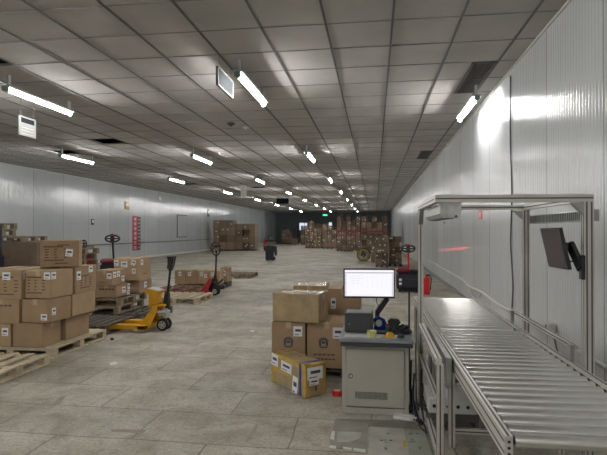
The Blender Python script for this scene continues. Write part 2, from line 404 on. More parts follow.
# ================= CEILING THINGS =================
lamp0 = empty('tube_light', (0, 0, 0))
LZ = -.24
MB().cyl((0, 0, LZ), (0, 1.7, LZ), .024, 12).build('glowing_tube', M['tube'], lamp0)
h = MB().box(-.08, .08, -.02, 1.72, LZ + .032, LZ + .075, .004); h.build('housing', M['fixture'], lamp0)
for yy, s_ in ((-.06, 1), (1.76, -1)):
    MB().cyl((0, yy, LZ), (0, yy + .075 * s_, LZ), .045, 12).build('end_cap', M['endcap'], lamp0)
for yy in (.05, 1.65):
    MB().box(-.02, .02, yy - .03, yy + .03, LZ + .07, 0, .003).build('bracket', M['fixture'], lamp0)
cols = [[(-9.55, r) for r in range(9)], [(-5.85, r) for r in range(9)], [(-1.95, r) for r in range(9)]]
rows = [7.0, 14.4, 21.3, 28.3, 35.3, 42.4, 49.5, 56.6]
spots = []
ORD = ['nearest', 'second', 'third', 'fourth', 'fifth', 'sixth', 'seventh', 'eighth']
CN = ['left', 'middle', 'right']
for c, x in enumerate([-9.55, -5.85, -1.95]):
    for k, y in enumerate(rows):
        xx = x
        if c == 1: xx = [-5.8, -5.42, -5.15, -5.05, -5.05, -5.05, -5.05, -5.05][k]; y += .2 if k == 0 else 0
        if c == 0: xx = [-9.5, -9.3, -8.85, -8.6, -8.45, -8.4, -8.4, -8.4][k]; y -= .6 if k else 0
        spots.append((xx, y, 'white tube light under the ceiling, %s in the %s line of lamps' % (ORD[k], CN[c])))
spots.append((1.72, 8.8, 'white tube light hanging hard against the white right wall by the vent'))
for x in (-9.5, -5.8, -1.9): spots.append((x, 1.2, 'tube light overhead of the camera in the %s line of lamps' % CN[[-9.5, -5.8, -1.9].index(x)]))
for x in (-9.5, -5.8, -1.9, 1.5): spots.append((x, -4.6, 'tube light behind the camera, %s' % ['leftmost', 'left of the middle', 'right of the middle', 'rightmost'][[-9.5, -5.8, -1.9, 1.5].index(x)]))
for k, (x, y, lb) in enumerate(spots):
    o = lamp0 if k == 0 else copy_tree(lamp0)
    o.location = (x, y, ZC - .01)
    tag(o, lb, 'ceiling lamp', 'tube lights under the ceiling')

# vents
def vent(x0, x1, y0, y1, label):
    v = empty('ceiling_vent', (0, 0, 0), 0, label, 'vent', 'ceiling vents')
    f = MB()
    f.box(x0, x0 + .04, y0, y1, ZC - .02, ZC + .02); f.box(x1 - .04, x1, y0, y1, ZC - .02, ZC + .02)
    f.box(x0, x1, y0, y0 + .04, ZC - .02, ZC + .02); f.box(x0, x1, y1 - .04, y1, ZC - .02, ZC + .02)
    f.box(x0, x1, (y0 + y1) / 2 - .02, (y0 + y1) / 2 + .02, ZC - .02, ZC + .02)
    f.build('frame', M['tbar'], v)
    g = MB(); y = y0 + .06
    while y < y1 - .05:
        g.box(x0 + .04, x1 - .04, y, y + .018, ZC - .012, ZC + .03); y += .07
    x = x0 + .12
    while x < x1 - .06:
        g.box(x, x + .012, y0 + .04, y1 - .04, ZC - .008, ZC + .02); x += .09
    g.build('grille', M['tbar'], v)
    MB().box(x0 + .01, x1 - .01, y0 + .01, y1 - .01, ZC + .06, ZC + .09).build('duct_backing', M['vent'], v)
cx0, cx1 = X0 + TX, X0 + 2 * TX
vent(1.43, 1.80, Y0 + 2 * TY, Y0 + 4 * TY, 'long dark slatted ceiling vent beside the lamp on the right wall')
vent(1.43, 1.80, Y0 + 12 * TY, Y0 + 14 * TY, 'smaller looking dark ceiling vent far down along the right wall')
# fill the rest of the vent cells with cut tiles
t_ = MB()
for (i, j) in vent_cells:
    t_.box(X0 + TX, 1.43, Y0 + j * TY, Y0 + (j + 1) * TY, ZC, ZC + .02); t_.box(1.80, X0 + 2 * TX, Y0 + j * TY, Y0 + (j + 1) * TY, ZC, ZC + .02)
struct('cut_ceiling_tiles', t_, M['tile'], ceiling)

# hanging sign boards
sg = empty('hanging_sign', (-2.18, Yc(-2.18, 7.0), 0), 0, 'dark rectangular hanging sign board beside the central tube light', 'sign')
MB().box(-.012, .012, 0, .74, 3.66, 3.90, .003).build('board', M['signback'], sg)
fr = MB()
for a in ((-.018, .018, -.015, .015, 3.645, 3.915), (-.018, .018, .725, .755, 3.645, 3.915), (-.018, .018, 0, .74, 3.645, 3.668), (-.018, .018, 0, .74, 3.895, 3.915)): fr.box(*a)
fr.build('frame', M['vent'], sg)
for yy in (.08, .66): MB().cyl((0, yy, 3.91), (0, yy, ZC - .005), .003, 6).build('hanging_wire', M['cable'], sg)
sg = empty('hanging_sign', (-6.42, Yc(-6.42, 9.1), 0), 0, 'small white hanging sign with grey panel at its top, far left', 'sign')
MB().box(-.012, .012, 0, .46, 3.36, 3.72, .003).build('board', M['sign_grey'], sg)
MB().box(.012, .016, .05, .41, 3.60, 3.69).build('grey_panel', M['signback'], sg)
lw = MB()
for k in range(3): lw.box(.012, .0135, .06, .40, 3.40 + k * .055, 3.405 + k * .055)
lw.build('printed_lines', M['pump'], sg)
for yy in (.05, .41): MB().cyl((0, yy, 3.72), (0, yy, ZC - .005), .003, 6).build('hanging_wire', M['cable'], sg)
for (px, py, ym, w_, hgt, lb) in [(243, 191, 27, .30, .6, 'narrow white hanging sign seen edge on, above the far left cartons'), (282, 201, 36, .9, .38, 'framed hanging sign near the far end of the ceiling')]:
    x = (px - 374) / 500 * ym * .99; y = Yc(x, ym)
    sg = empty('hanging_sign', (x, y, 0), 0, lb, 'sign')
    zt = 1.6 + (231 - py) / 500 * ym + hgt / 2
    MB().box(-w_ / 2, w_ / 2, -.02, .02, zt - hgt, zt, .004).build('board', M['white'] if w_ < .5 else M['signback'], sg)
    for xx in (-w_ * .4, w_ * .4): MB().cyl((xx, 0, zt), (xx, 0, ZC - .005), .006, 6).build('hanging_wire', M['cable'], sg)
# smoke sensors
for (px, py, lb) in [(246, 128, 'small white round ceiling sensor beyond the central tube light'), (231, 124, 'small dark round ceiling sensor left of the white one')]:
    x, y = P(px, py, ZC - .03)
    s_ = empty('ceiling_sensor', (x, y, ZC - .01), 0, lb, 'sensor')
    c_ = M['white'] if px == 246 else M['dkgrey']
    MB().cyl((0, 0, 0), (0, 0, -.03), .09, 20).build('base', c_, s_)
    MB().cyl((0, 0, -.03), (0, 0, -.07), .05, 20, .035).build('cap', c_, s_)

# ================= WALL THINGS =================
def tube_thing(name, pts, r, m, label, cat, group=None):
    return tag(MB().tube(pts, r).build(name, m), label, cat, group)
tube_thing('wall_cable', [(WR - .012, 8.1, ZC - .1), (WR - .012, 8.12, 3.0), (WR - .012, 8.05, 2.2), (WR - .012, 8.12, 1.4), (WR - .012, 8.0, .8), (WR - .012, 8.06, .42)], .01, M['cable'], 'thin dark cable running down the right wall from the ceiling', 'cable')
tube_thing('wall_conduit', [(WR - .035, 20, .5), (WR - .035, 16, .47), (WR - .04, 12.3, .45), (WR - .07, 11.4, .40), (WR - .05, 10, .42), (WR - .05, 9, .38), (WR - .035, 7.9, .37), (WR - .03, 6, .37), (WR - .03, 4.0, .37)], .022, M['conduit'], 'pale conduit running low along the white right wall', 'conduit')
tube_thing('wall_cable', [(WR - .05, 11.5, .43), (WR - .06, 11.0, .25), (WR - .06, 10.5, .22), (WR - .05, 10.1, .4)], .014, M['conduit'], 'short pale cable loop sagging from the conduit on right wall', 'cable')
tube_thing('wall_cable', [(WR - .02, Yc(WR, 5.9), .40), (WR - .03, Yc(WR, 5.7), .2), (WR - .03, Yc(WR, 5.5), .05), (WR - .03, Yc(WR, 5.0), .01)], .009, M['cable'], 'thin dark cable dropping from the white socket on right wall', 'cable')
tube_thing('wall_pipe', [(WL + .03, 4, .93), (WL + .03, 20, .92), (WL + .03, 30, .92), (WL + .03, 44, .92)], .022, M['cable'], 'thin grey pipe running at waist height along left wall', 'pipe')
sk = empty('wall_socket', (WR, Yc(WR, 5.9), .43), 0, 'white socket box on the conduit of the right wall above rollers', 'socket')
MB().box(-.09, 0, -.09, .09, -.05, .09, .012).build('socket_body', M['white'], sk)
MB().cyl((-.092, .02, .03), (-.088, .02, .03), .035, 16).build('socket_face', M['black'], sk)
MB().box(-.07, -.02, -.095, -.09, -.03, .0).build('plug', M['black'], sk)
# louvred cable duct between the two right posts is built with the gantry
nt_ = empty('wall_notice', (WR, Yc(WR, 10.0), 1.6 + (231 - 211) / 500 * 10), 0, 'small red and white notice on the right wall behind the frame', 'notice')
MB().box(-.006, 0, -.17, .17, -.16, .12).build('notice_card', M['redbright'], nt_)
MB().box(-.008, -.006, -.13, .13, .04, .09).build('white_strip', M['label'], nt_)
MB().box(-.008, -.006, -.1, .1, -.12, -.02).build('printed_block', M['chip'], nt_)
for (z, a) in ((1.6 + 23 / 500 * 10.2, .16), (1.6 + 8 / 500 * 15, .12)):
    tag(MB().box(WR - .02, WR, Yc(WR, 10.2 if a > .13 else 15), Yc(WR, 10.2 if a > .13 else 15) + a, z - .03, z + .03, .004).build('wall_hook', M['cable']), 'dark little fitting on the right wall above the red notice' if a > .13 else 'dark little fitting on the right wall beyond the frame', 'wall fitting')
# red banner on left wall
ym = 28.7; yb = Yc(WL, ym)
bn = empty('wall_banner', (WL, yb, 0), 0, 'tall narrow red banner with white characters and black strip, left wall', 'banner')
MB().box(0, .01, -.55, .1, .5, 2.45).build('red_panel', M['red'], bn)
MB().box(0, .012, .1, .42, .5, 2.42).build('black_strip', M['dkgrey'], bn)
ch = MB()
random.seed(3)
for k in range(7):
    zc = 2.28 - k * .27
    for q in range(3):
        ch.box(.010, .013, -.42 + random.uniform(0, .05), -.05, zc - .07 + q * .06, zc - .055 + q * .06)
    ch.box(.010, .013, -.25, -.20, zc - .08, zc + .08)
ch.build('white_characters', M['label'], bn)
ch = MB()
for k in range(9): ch.box(.012, .015, .17, .34, .62 + k * .2, .68 + k * .2)
ch.build('pale_characters', M['pump'], bn)
def wallbit(px, py, w_, h_, m, name, label, cat):
    ym = 500 * 13.5 / (374 - px); z = 1.6 + (231 - py) / 500 * ym; y = Yc(WL, ym)
    o = empty(name, (WL, y, z), 0, label, cat)
    MB().box(0, .04, -w_ / 2, w_ / 2, -h_ / 2, h_ / 2, .006).build('plate', m, o)
    MB().box(.04, .046, -w_ * .3, w_ * .3, -h_ * .1, h_ * .3).build('face', M['label'], o)
    return o
wallbit(128.6, 205.5, .45, .42, M['coil'], 'wall_notice', 'orange and brown notice plate high on the left wall', 'notice')
wallbit(94.5, 222, .2, .28, M['dkgrey'], 'switch_box', 'small dark switch box on left wall above the pallets', 'switch')
wallbit(161, 199, .4, .35, M['pump'], 'switch_box', 'small grey box high on the left wall past the banner', 'switch')
wallbit(209.5, 213, .4, .6, M['dkgrey'], 'switch_box', 'small dark box on left wall just before the far cartons', 'switch')
# exit sign
ex = empty('exit_sign', ((321.4 - 374) / 500 * 64 * .99, YE, 1.6 + 16.7 / 500 * 65), 0, 'green glowing exit sign high on the dark end wall', 'sign')
MB().box(-.35, .35, -.08, 0, -.14, .14, .01).build('sign_box', M['black'], ex)
MB().box(-.32, .32, -.085, -.08, -.11, .11).build('lit_face', M['greenlit'], ex)
# fire extinguishers
def extinguisher(x, y, sc, label):
    e = empty('fire_extinguisher', (x, y, 0), 0, label, 'fire extinguisher', None, sc)
    c_ = MB(); c_.cyl((0, 0, 0), (0, 0, .4), .075, 20); c_.cyl((0, 0, .4), (0, 0, .46), .075, 20, .03); c_.build('cylinder', M['redbright'], e)
    MB().box(-.02, .09, -.015, .015, .48, .51).cyl((0, 0, .46), (0, 0, .5), .02, 10).build('valve_handle', M['black'], e)
    MB().tube([(.03, 0, .49), (.11, 0, .42), (.1, 0, .25), (.09, 0, .12)], .012).build('hose', M['black'], e)
extinguisher(1.30, Yc(1.3, 12.6), 1.0, 'red fire extinguisher on the floor by the right wall, behind the frame')
extinguisher(-12.2, Yc(-12.2, 56), 1.5, 'red fire extinguisher against the far left wall past the cartons')

# ================= CARTONS =================
def face_label(parent, face, dims, u, v, w_, h_, kind='label', tilt=0):
    """a sticker or print on the front (-y) or side (+x) face; u, v its centre, 0..1"""
    sx, sy, sz = dims
    mb = MB()
    T = Matrix.Translation
    if face == 'f': mx = T((-sx / 2 + u * sx, -sy / 2 - .0025, v * sz)) @ Matrix.Rotation(tilt, 4, 'Y')
    elif face == 's': mx = T((sx / 2 + .0025, -sy / 2 + u * sy, v * sz)) @ Matrix.Rotation(math.pi / 2, 4, 'Z') @ Matrix.Rotation(tilt, 4, 'Y')
    else: mx = T((-sx / 2 + u * sx, -sy / 2 + v * sy, sz + .0025)) @ Matrix.Rotation(-math.pi / 2, 4, 'X') @ Matrix.Rotation(tilt, 4, 'Y')
    if kind == 'label':
        mb.box(-w_ / 2, w_ / 2, -.001, .002, -h_ / 2, h_ / 2, mx=mx)
        mb.mi = 1
        mb.box(-w_ * .3, w_ * .34, -.0018, -.001, -h_ * .02, h_ * .22, mx=mx)
        mb.box(-w_ * .38, w_ * .1, -.0018, -.001, -h_ * .34, -h_ * .27, mx=mx)
        return mb.build('shipping_label', [M['label'], M['ink']], parent)
    if kind == 'print':
        rows_ = 5
        mb.mi = 0
        mb.box(-w_ / 2, w_ * .25, -.0002, .001, h_ / 2 - .018, h_ / 2, mx=mx)
        for k in range(rows_):
            z = h_ / 2 - (k + 1.2) * h_ / (rows_ + 1)
            if k < rows_ - 1:
                for c_, l_ in ((-.45, .12), (-.1, .10), (.28, .13)):
                    mb.box(c_ * w_, (c_ + l_ + random.uniform(-.02, .03)) * w_, -.0002, .001, z - .007, z + .007, mx=mx)
            else: mb.box(-.48 * w_, .28 * w_, -.0002, .001, z - .007, z + .007, mx=mx)
        return mb.build('printed_text', [M['card_print']], parent)
    if kind == 'line':
        n_ = 5
        for k in range(n_):
            mb.box(-w_ / 2 + k * w_ / n_, -w_ / 2 + (k + .75) * w_ / n_, -.0002, .001, -h_ / 2, h_ / 2, mx=mx)
        return mb.build('printed_text', [M['card_print']], parent)
    if kind == 'emblem':
        r = w_ / 2
        for a0, a1, rr in ((20, 160, r), (20, 160, r * .72)):
            for k in range(8):
                a = R(a0 + (a1 - a0) * k / 8); b_ = R(a0 + (a1 - a0) * (k + 1) / 8)
                mb.bar(mx @ Vector((rr * math.cos(a), 0, rr * math.sin(a))), mx @ Vector((rr * math.cos(b_), 0, rr * math.sin(b_))), .002, .012, up=(0, 0, 1))
        mb.box(-r * .9, -r * .5, -.0002, .001, -r * .6, r * .3, mx=mx); mb.box(r * .5, r * .9, -.0002, .001, -r * .6, r * .3, mx=mx)
        mb.box(-r * .35, r * .35, -.0002, .001, -r * .1, r * .35, mx=mx); mb.box(-r * .7, r * .7, -.0002, .001, -r * .95, -r * .7, mx=mx)
        return mb.build('printed_emblem', [M['ink']], parent)
def carton(x0, x1, y0, y1, z0, z1, label, marks=(), rz=0, m='card', group=None, tape=True, name='carton'):
    sx, sy, sz = x1 - x0, y1 - y0, z1 - z0 - .002
    e = empty(name, ((x0 + x1) / 2, (y0 + y1) / 2, z0 + .001), R(rz), label, 'box', group)
    b = MB(); b.box(-sx / 2, sx / 2, -sy / 2, sy / 2, 0, sz, .006)
    b.build('carton_body', M[m], e)
    if tape:
        t = MB(); lo = sx >= sy
        if lo:
            t.box(-sx / 2 - .001, sx / 2 + .001, -.03, .03, sz, sz + .0012); t.box(sx / 2 - .0005, sx / 2 + .0012, -.03, .03, sz - .07, sz)
        else:
            t.box(-.03, .03, -sy / 2 - .001, sy / 2 + .001, sz, sz + .0012); t.box(-.03, .03, -sy / 2 - .0012, -sy / 2 + .0005, sz - .07, sz)
        t.build('tape', M['tape_clear'], e)
    for mk in marks: face_label(e, mk[0], (sx, sy, sz), *mk[1:])
    return e
def CB(x0, x1, ym, dep, z0, z1, label, marks=(), **k):
    y = Yc(x1, ym); return carton(x0, x1, y, y + dep, z0, z1, label, marks, **k)
L_ = 'label'
g1 = 'cartons stacked on the near left pallet'
# foreground left stack, on a pallet whose top is z .13
CB(-4.96, -4.57, 6.35, .55, .13, .42, 'brown carton at bottom left of the near stack, cut by photo edge', [('f', .8, .65, .09, .10, L_)], group=g1)
CB(-4.55, -4.13, 6.30, .36, .13, .435, 'plain brown carton at the bottom of near stack, front right corner', [], group=g1)
CB(-4.50, -4.10, 6.72, .55, .13, .44, 'brown carton on the near pallet behind the bottom corner one', [], group=g1)
CB(-4.98, -4.46, 6.34, .6, .42, .73, 'brown carton at left in the second tier of near stack', [('f', .55, .75, .3, .02, 'line')], group=g1)
CB(-4.43, -4.05, 6.30, .44, .44, .735, 'brown carton, front of second tier with two stickers by its lower edge', [('f', .86, .25, .09, .08, L_), ('s', .25, .45, .07, .09, L_)], rz=-4, group=g1)
CB(-4.45, -4.04, 6.76, .56, .44, .74, 'plain brown carton at back right of second tier, near stack', [], group=g1)
CB(-4.98, -4.43, 6.34, .6, .73, 1.11, 'wide brown carton at left of third tier with three stickers', [('f', .62, .78, .11, .10, L_), ('f', .2, .4, .13, .14, L_), ('f', .05, .75, .12, .12, L_), ('s', .15, .80, .10, .10, L_), ('f', .62, .42, .38, .26, 'print')], rz=0, group=g1)
CB(-4.41, -4.05, 6.33, .46, .742, 1.095, 'brown carton with printed rows, centre of third tier of near stack', [('f', .86, .82, .09, .09, L_), ('s', .12, .82, .09, .09, L_), ('f', .45, .45, .28, .24, 'print')], rz=-1, group=g1)
CB(-4.43, -4.04, 6.82, .52, .742, 1.11, 'brown carton at back right of third tier with two stickers', [('s', .16, .66, .10, .12, L_), ('s', .72, .85, .10, .09, L_), ('s', .5, .38, .3, .2, 'print')], group=g1)
CB(-4.53, -4.05, 6.72, .36, 1.112, 1.475, 'brown carton sitting alone on top of the near left stack', [('f', .74, .53, .09, .10, L_, .1), ('f', .42, .48, .32, .22, 'print'), ('f', .55, .14, .16, .018, 'line'), ('f', .6, .82, .15, .018, 'line')], rz=26, group=g1)
# middle left stack
g2 = 'cartons on the pallet stack behind the yellow pallet jack'
CB(-4.97, -4.57, 8.95, .50, .405, .62, 'flat brown carton, lowest at front of the stack by yellow jack', [('s', .52, .55, .12, .11, L_), ('s', .9, .72, .09, .1, L_), ('s', .88, .2, .09, .08, L_), ('f', .55, .7, .3, .03, 'line')], group=g2)
CB(-4.95, -4.63, 8.93, .46, .622, .90, 'brown carton in upper tier front with several stickers, by yellow jack', [('f', .8, .62, .09, .10, L_), ('s', .15, .68, .1, .1, L_), ('s', .45, .7, .1, .1, L_), ('s', .8, .35, .1, .1, L_), ('f', .45, .22, .14, .012, 'line')], group=g2)
CB(-4.97, -4.46, 9.60, .52, .405, .645, 'brown carton at back right, lower tier of stack by yellow jack', [('s', .45, .6, .1, .11, L_)], group=g2)
CB(-4.97, -4.46, 9.56, .52, .647, 1.08, 'largest brown carton on top at the back of that middle stack', [('f', .1, .78, .09, .1, L_), ('f', .42, .72, .13, .11, L_), ('f', .78, .8, .09, .1, L_, .3), ('s', .25, .8, .1, .1, L_), ('s', .5, .28, .2, .015, 'line'), ('f', .8, .42, .07, .1, L_)], group=g2)
CB(-5.5, -5.02, 9.25, .5, .405, .80, 'brown carton at the hidden left side of the middle stack', [], group=g2)
# low row behind the red jack
g3 = 'cartons in a low row behind the red pallet jack'
for k, (a, b, lb) in enumerate([(-5.42, -5.12, 'leftmost brown carton of the low row behind red jack'), (-5.11, -4.77, 'second brown carton from left of low row behind red jack'),
        (-4.76, -4.47, 'third brown carton from left of low row behind red jack'), (-4.46, -4.15, 'rightmost brown carton of low row, beside red jack handle')]):
    carton(a, b, Yc(-4.7, 13.6), Yc(-4.7, 13.6) + .4, .151, .53, lb, [('f', .35 if k else .5, .72, .08, .1, L_)] + ([('f', .75, .6, .07, .1, L_)] if k == 2 else []), group=g3)
carton(-4.36, -4.14, Yc(-4.0, 14.2), Yc(-4.0, 14.2) + .4, .151, .56, 'narrow brown carton just right of the red jack handle', [('f', .6, .6, .08, .14, L_)], group=g3)

# cartons beside the cabinet
g4 = 'cartons piled left of the grey cabinet'
yA = Yc(-.9, 5.5)
carton(-1.125, -.75, yA, yA + .55, .10, .60, 'tall brown carton with round emblem, left of the pair', [('f', .78, .8, .10, .11, L_), ('f', .5, .55, .11, .12, 'emblem')], group=g4)
carton(-.735, -.30, yA + .02, yA + .57, .10, .60, 'tall brown carton with emblem and text between pair and cabinet', [('f', .78, .78, .11, .12, L_), ('f', .42, .55, .11, .12, 'emblem'), ('f', .45, .3, .24, .018, 'line'), ('f', .5, .2, .2, .018, 'line')], group=g4)
e = carton(-1.09, -.56, yA - .03, yA + .38, .603, .915, 'taped brown carton lying across the two tall cartons', [('t', .72, .62, .1, .06, L_)], rz=-9, m='wrap', group=g4)
tp = MB()
for xx in (-.26, .22): tp.box(xx, xx + .045, -.197, .197, .309, .3125); tp.box(xx, xx + .045, -.1975, -.195, .0, .31)
tp.box(-.268, .268, -.1975, -.1955, .265, .31)
tp.build('tape_band', M['tape_clear'], e)
yR = yA + .62
carton(-1.0, -.57, yR, yR + .5, .10, .58, 'brown carton under the rear pair by the cabinet, left one', [], group=g4)
carton(-.56, -.14, yR, yR + .5, .10, .58, 'brown carton under the rear pair by the cabinet, right one', [], group=g4)
carton(-.99, -.585, yR + .02, yR + .52, .583, .93, 'brown carton at back left of the pile with glossy taped top', [], m='wrap', group=g4)
carton(-.575, -.165, yR, yR + .46, .583, .90, 'brown carton with one sticker, partly hidden behind lit monitor', [('f', .2, .45, .06, .13, L_)], group=g4)
# the yellow-taped carton on the floor
q0 = Vector(P(271.4, 381.4, 0)); q1 = Vector(P(305.7, 398.6, 0)); q2 = Vector(P(324.3, 393, 0))
wv = q1 - q0; ang = math.atan2(wv.y, wv.x); WX = wv.length; DY = .235
e = empty('carton', (0, 0, .004), ang, 'yellow-taped carton with blue strap lying askew on the floor', 'box')
ctr = (q0 + q1) / 2 + Vector((-math.sin(ang), math.cos(ang))) * DY / 2
e.location = (ctr.x, ctr.y, .004)
HZ = .31
MB().box(-WX / 2, WX / 2, -DY / 2, DY / 2, 0, HZ, .012).build('carton_body', M['wrap'], e)
t = MB()
for (xa, xb) in ((-WX / 2 - .001, -WX / 2 + .05), (-.20, -.165), (WX / 2 - .05, WX / 2 + .001)):
    t.box(xa, xb, -DY / 2 - .0015, -DY / 2, .0, HZ); t.box(xa, xb, -DY / 2, DY / 2, HZ, HZ + .0015)
t.box(-WX / 2, WX / 2, -DY / 2 - .002, -DY / 2, HZ - .05, HZ); t.box(-WX / 2, WX / 2, -DY / 2 - .002, -DY / 2, HZ * .42, HZ * .55)
t.box(WX / 2, WX / 2 + .002, -DY / 2, DY / 2, HZ - .06, HZ); t.box(WX / 2, WX / 2 + .002, -DY / 2, DY / 2, HZ * .42, HZ * .53)
t.box(WX / 2, WX / 2 + .002, -DY / 2, -DY / 2 + .05, 0, HZ); t.box(WX / 2, WX / 2 + .002, DY / 2 - .04, DY / 2, 0, HZ)
t.box(-WX / 2, WX / 2, -DY / 2, -DY / 2 + .04, HZ, HZ + .0015)
t.build('yellow_tape', M['tape_yellow'], e)
t = MB(); t.box(WX / 2 - .11, WX / 2 - .075, -DY / 2 - .004, -DY / 2 - .002, 0, HZ); t.box(WX / 2 - .11, WX / 2 - .075, -DY / 2, DY / 2, HZ + .0015, HZ + .004)
t.build('blue_strap', M['blue'], e)
D3 = (WX, DY + .006, HZ)
face_label(e, 'f', D3, .12, .78, .13, .12, L_, .05); face_label(e, 'f', D3, .47, .70, .20, .10, L_, .05); face_label(e, 'f', D3, .72, .22, .09, .19, L_, .12)
D4 = (WX + .006, DY, HZ)
face_label(e, 's', D4, .45, .72, .18, .12, L_); face_label(e, 's', D4, .4, .45, .11, .06, L_); face_label(e, 's', D4, .5, .24, .02, .05, 'line')

# ---- far stacks: many small cartons, one top-level each ----
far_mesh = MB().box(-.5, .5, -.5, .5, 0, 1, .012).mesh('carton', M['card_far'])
far_lab = MB().box(-.09, .09, -.5035, -.501, 0, .17).mesh('shipping_label', M['label'])
WORD = ['first', 'second', 'third', 'fourth', 'fifth', 'sixth', 'seventh', 'eighth', 'ninth', 'tenth', 'eleventh', 'twelfth']
def far_stack(px0, px1, ym, cols_, rows_, ztop, dep, where, group, lab=.7, pallet=.12, jitter=.03, drop=0.0, ragged=0, hole=None):
    xa = (px0 - 374) / 500 * ym * .99; xb = (px1 - 374) / 500 * ym * .99
    y = Yc(xb, ym); cw = (xb - xa) / cols_
    rh = (ztop - pallet) / rows_
    for c in range(cols_):
        n = rows_ - (random.randint(0, ragged) if ragged else 0)
        for r in range(n):
            hd = .45 if hole == (c, r) else 0
            e = bpy.data.objects.new('carton', far_mesh); COL.objects.link(e)
            e.location = (xa + cw * (c + .5), y + dep / 2 + random.uniform(-jitter, jitter), pallet + rh * r + .001)
            e.location.y += hd * dep * .5
            e.scale = (cw * .945, dep * random.uniform(.90, 1) * (1 - hd), rh * .985); e.rotation_euler = (0, 0, R(random.uniform(-.3, .3)))
            tag(e, 'brown carton, %s row up, %s column from left, %s' % (WORD[r], WORD[c], where), 'box', group)
            if not hd and random.random() < lab:
                for q in range(random.choice((1, 1, 2))):
                    l = bpy.data.objects.new('shipping_label', far_lab); COL.objects.link(l); l.parent = e
                    l.location = (random.choice((-.3, 0.25, .3, -.05)) * (1 if q == 0 else -1), 0, random.uniform(.3, .68)); l.scale = (min(1.3, .62 / cw) * 1.0, 1, min(1.2, .4 / rh))
    return xa, xb, y
pal_far = []
def far_pallet(xa, xb, y, dep, label):
    b = MB(); n = max(3, int((xb - xa) / .25))
    b.box(xa, xb, y, y + dep, .09, .118)
    for k in range(n): x = xa + (xb - xa - .1) * k / (n - 1); b.box(x, x + .1, y, y + dep, 0, .09)
    tag(b.build('pallet', M['wood_dark']), label, 'pallet', 'pallets under the distant stacks')
def FS(*a, pl=None, **k):
    xa, xb, y = far_stack(*a, **k)
    if pl: far_pallet(xa, xb, y, a[6], pl)
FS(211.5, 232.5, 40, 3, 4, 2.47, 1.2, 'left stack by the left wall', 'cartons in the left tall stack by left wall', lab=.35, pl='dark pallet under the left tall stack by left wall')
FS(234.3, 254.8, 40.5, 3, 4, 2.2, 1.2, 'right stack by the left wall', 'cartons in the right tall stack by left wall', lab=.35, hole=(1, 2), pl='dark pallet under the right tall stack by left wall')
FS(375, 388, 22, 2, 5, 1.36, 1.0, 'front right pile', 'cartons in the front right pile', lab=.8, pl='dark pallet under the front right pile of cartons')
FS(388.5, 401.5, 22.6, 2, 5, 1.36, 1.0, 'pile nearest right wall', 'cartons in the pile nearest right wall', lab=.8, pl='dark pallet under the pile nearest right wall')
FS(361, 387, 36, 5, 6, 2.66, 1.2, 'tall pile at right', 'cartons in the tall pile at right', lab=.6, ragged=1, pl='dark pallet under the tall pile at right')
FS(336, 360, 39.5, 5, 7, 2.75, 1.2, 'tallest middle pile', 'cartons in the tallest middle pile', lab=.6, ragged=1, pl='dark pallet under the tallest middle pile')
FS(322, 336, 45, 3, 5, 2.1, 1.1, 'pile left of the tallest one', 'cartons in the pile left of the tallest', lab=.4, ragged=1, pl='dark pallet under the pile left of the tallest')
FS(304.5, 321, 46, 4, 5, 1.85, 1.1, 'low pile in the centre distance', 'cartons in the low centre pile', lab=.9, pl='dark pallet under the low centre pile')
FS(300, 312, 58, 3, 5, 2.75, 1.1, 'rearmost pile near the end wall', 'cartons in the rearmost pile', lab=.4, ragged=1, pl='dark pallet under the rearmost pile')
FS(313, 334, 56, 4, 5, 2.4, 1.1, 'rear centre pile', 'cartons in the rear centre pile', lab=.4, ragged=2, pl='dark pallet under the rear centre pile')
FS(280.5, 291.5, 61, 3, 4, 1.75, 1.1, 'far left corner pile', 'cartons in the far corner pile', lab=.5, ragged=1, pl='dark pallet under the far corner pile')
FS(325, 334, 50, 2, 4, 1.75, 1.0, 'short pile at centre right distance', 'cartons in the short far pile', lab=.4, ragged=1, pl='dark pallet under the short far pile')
FS(370.5, 375, 25.5, 1, 2, .65, .6, 'small pair beside the strap reel', 'cartons beside the strap reel', lab=.3, pallet=0.0)
# red strap band across the two big stacks
for (pa, pb, ym, z, lb) in ((361, 387, 36, 1.58, 'thin red strap around the tall pile of cartons at right'), (336, 360, 39.5, 1.55, 'thin red strap around the tallest middle pile of cartons')):
    xa = (pa - 374) / 500 * ym * .99; xb = (pb - 374) / 500 * ym * .99; y = Yc(xb, ym)
    tag(MB().box(xa - .02, xb + .02, y - .06, y - .045, z - .06, z + .06).box(xb + .005, xb + .02, y - .05, y + 1.2, z - .06, z + .06).build('strap', M['red']), lb, 'strap')

# strap reels
def reel(px, ym, r, sc_w, label, rz):
    x = (px - 374) / 500 * ym * .99
    e = empty('strap_reel', (x, Yc(x, ym), 0), rz, label, 'reel')
    MB().torus((0, 0, r + .02), r * .72, r * .72, r * .22, (0, 1, 0), (0, 0, 1), 28, 10).build('coil', M['coil'], e)
    for s_ in (-1, 1):
        MB().torus((0, s_ * .13, r + .02), r * .92, r * .92, .022, (0, 1, 0), (0, 0, 1)).build('rim', M['black'], e)
    MB().cyl((0, -.16, r + .02), (0, .16, r + .02), r * .38, 18).build('hub', M['dkgrey'], e)
    st = MB(); st.box(-r * .8, r * .8, -.2, -.15, 0, .04); st.box(-r * .8, r * .8, .15, .2, 0, .04)
    for s_ in (-1, 1): st.bar((s_ * r * .7, -.17, .03), (0, -.17, r), .03, .03); st.bar((s_ * r * .7, .17, .03), (0, .17, r), .03, .03)
    st.build('stand', M['steel'], e)
reel(363, 25.8, .36, 1, 'yellow and brown strapping reel on stand beside the distant cartons', 0)
reel(214.5, 37, .36, 1, 'yellow strapping reel on the floor before the left wall cartons', .6)

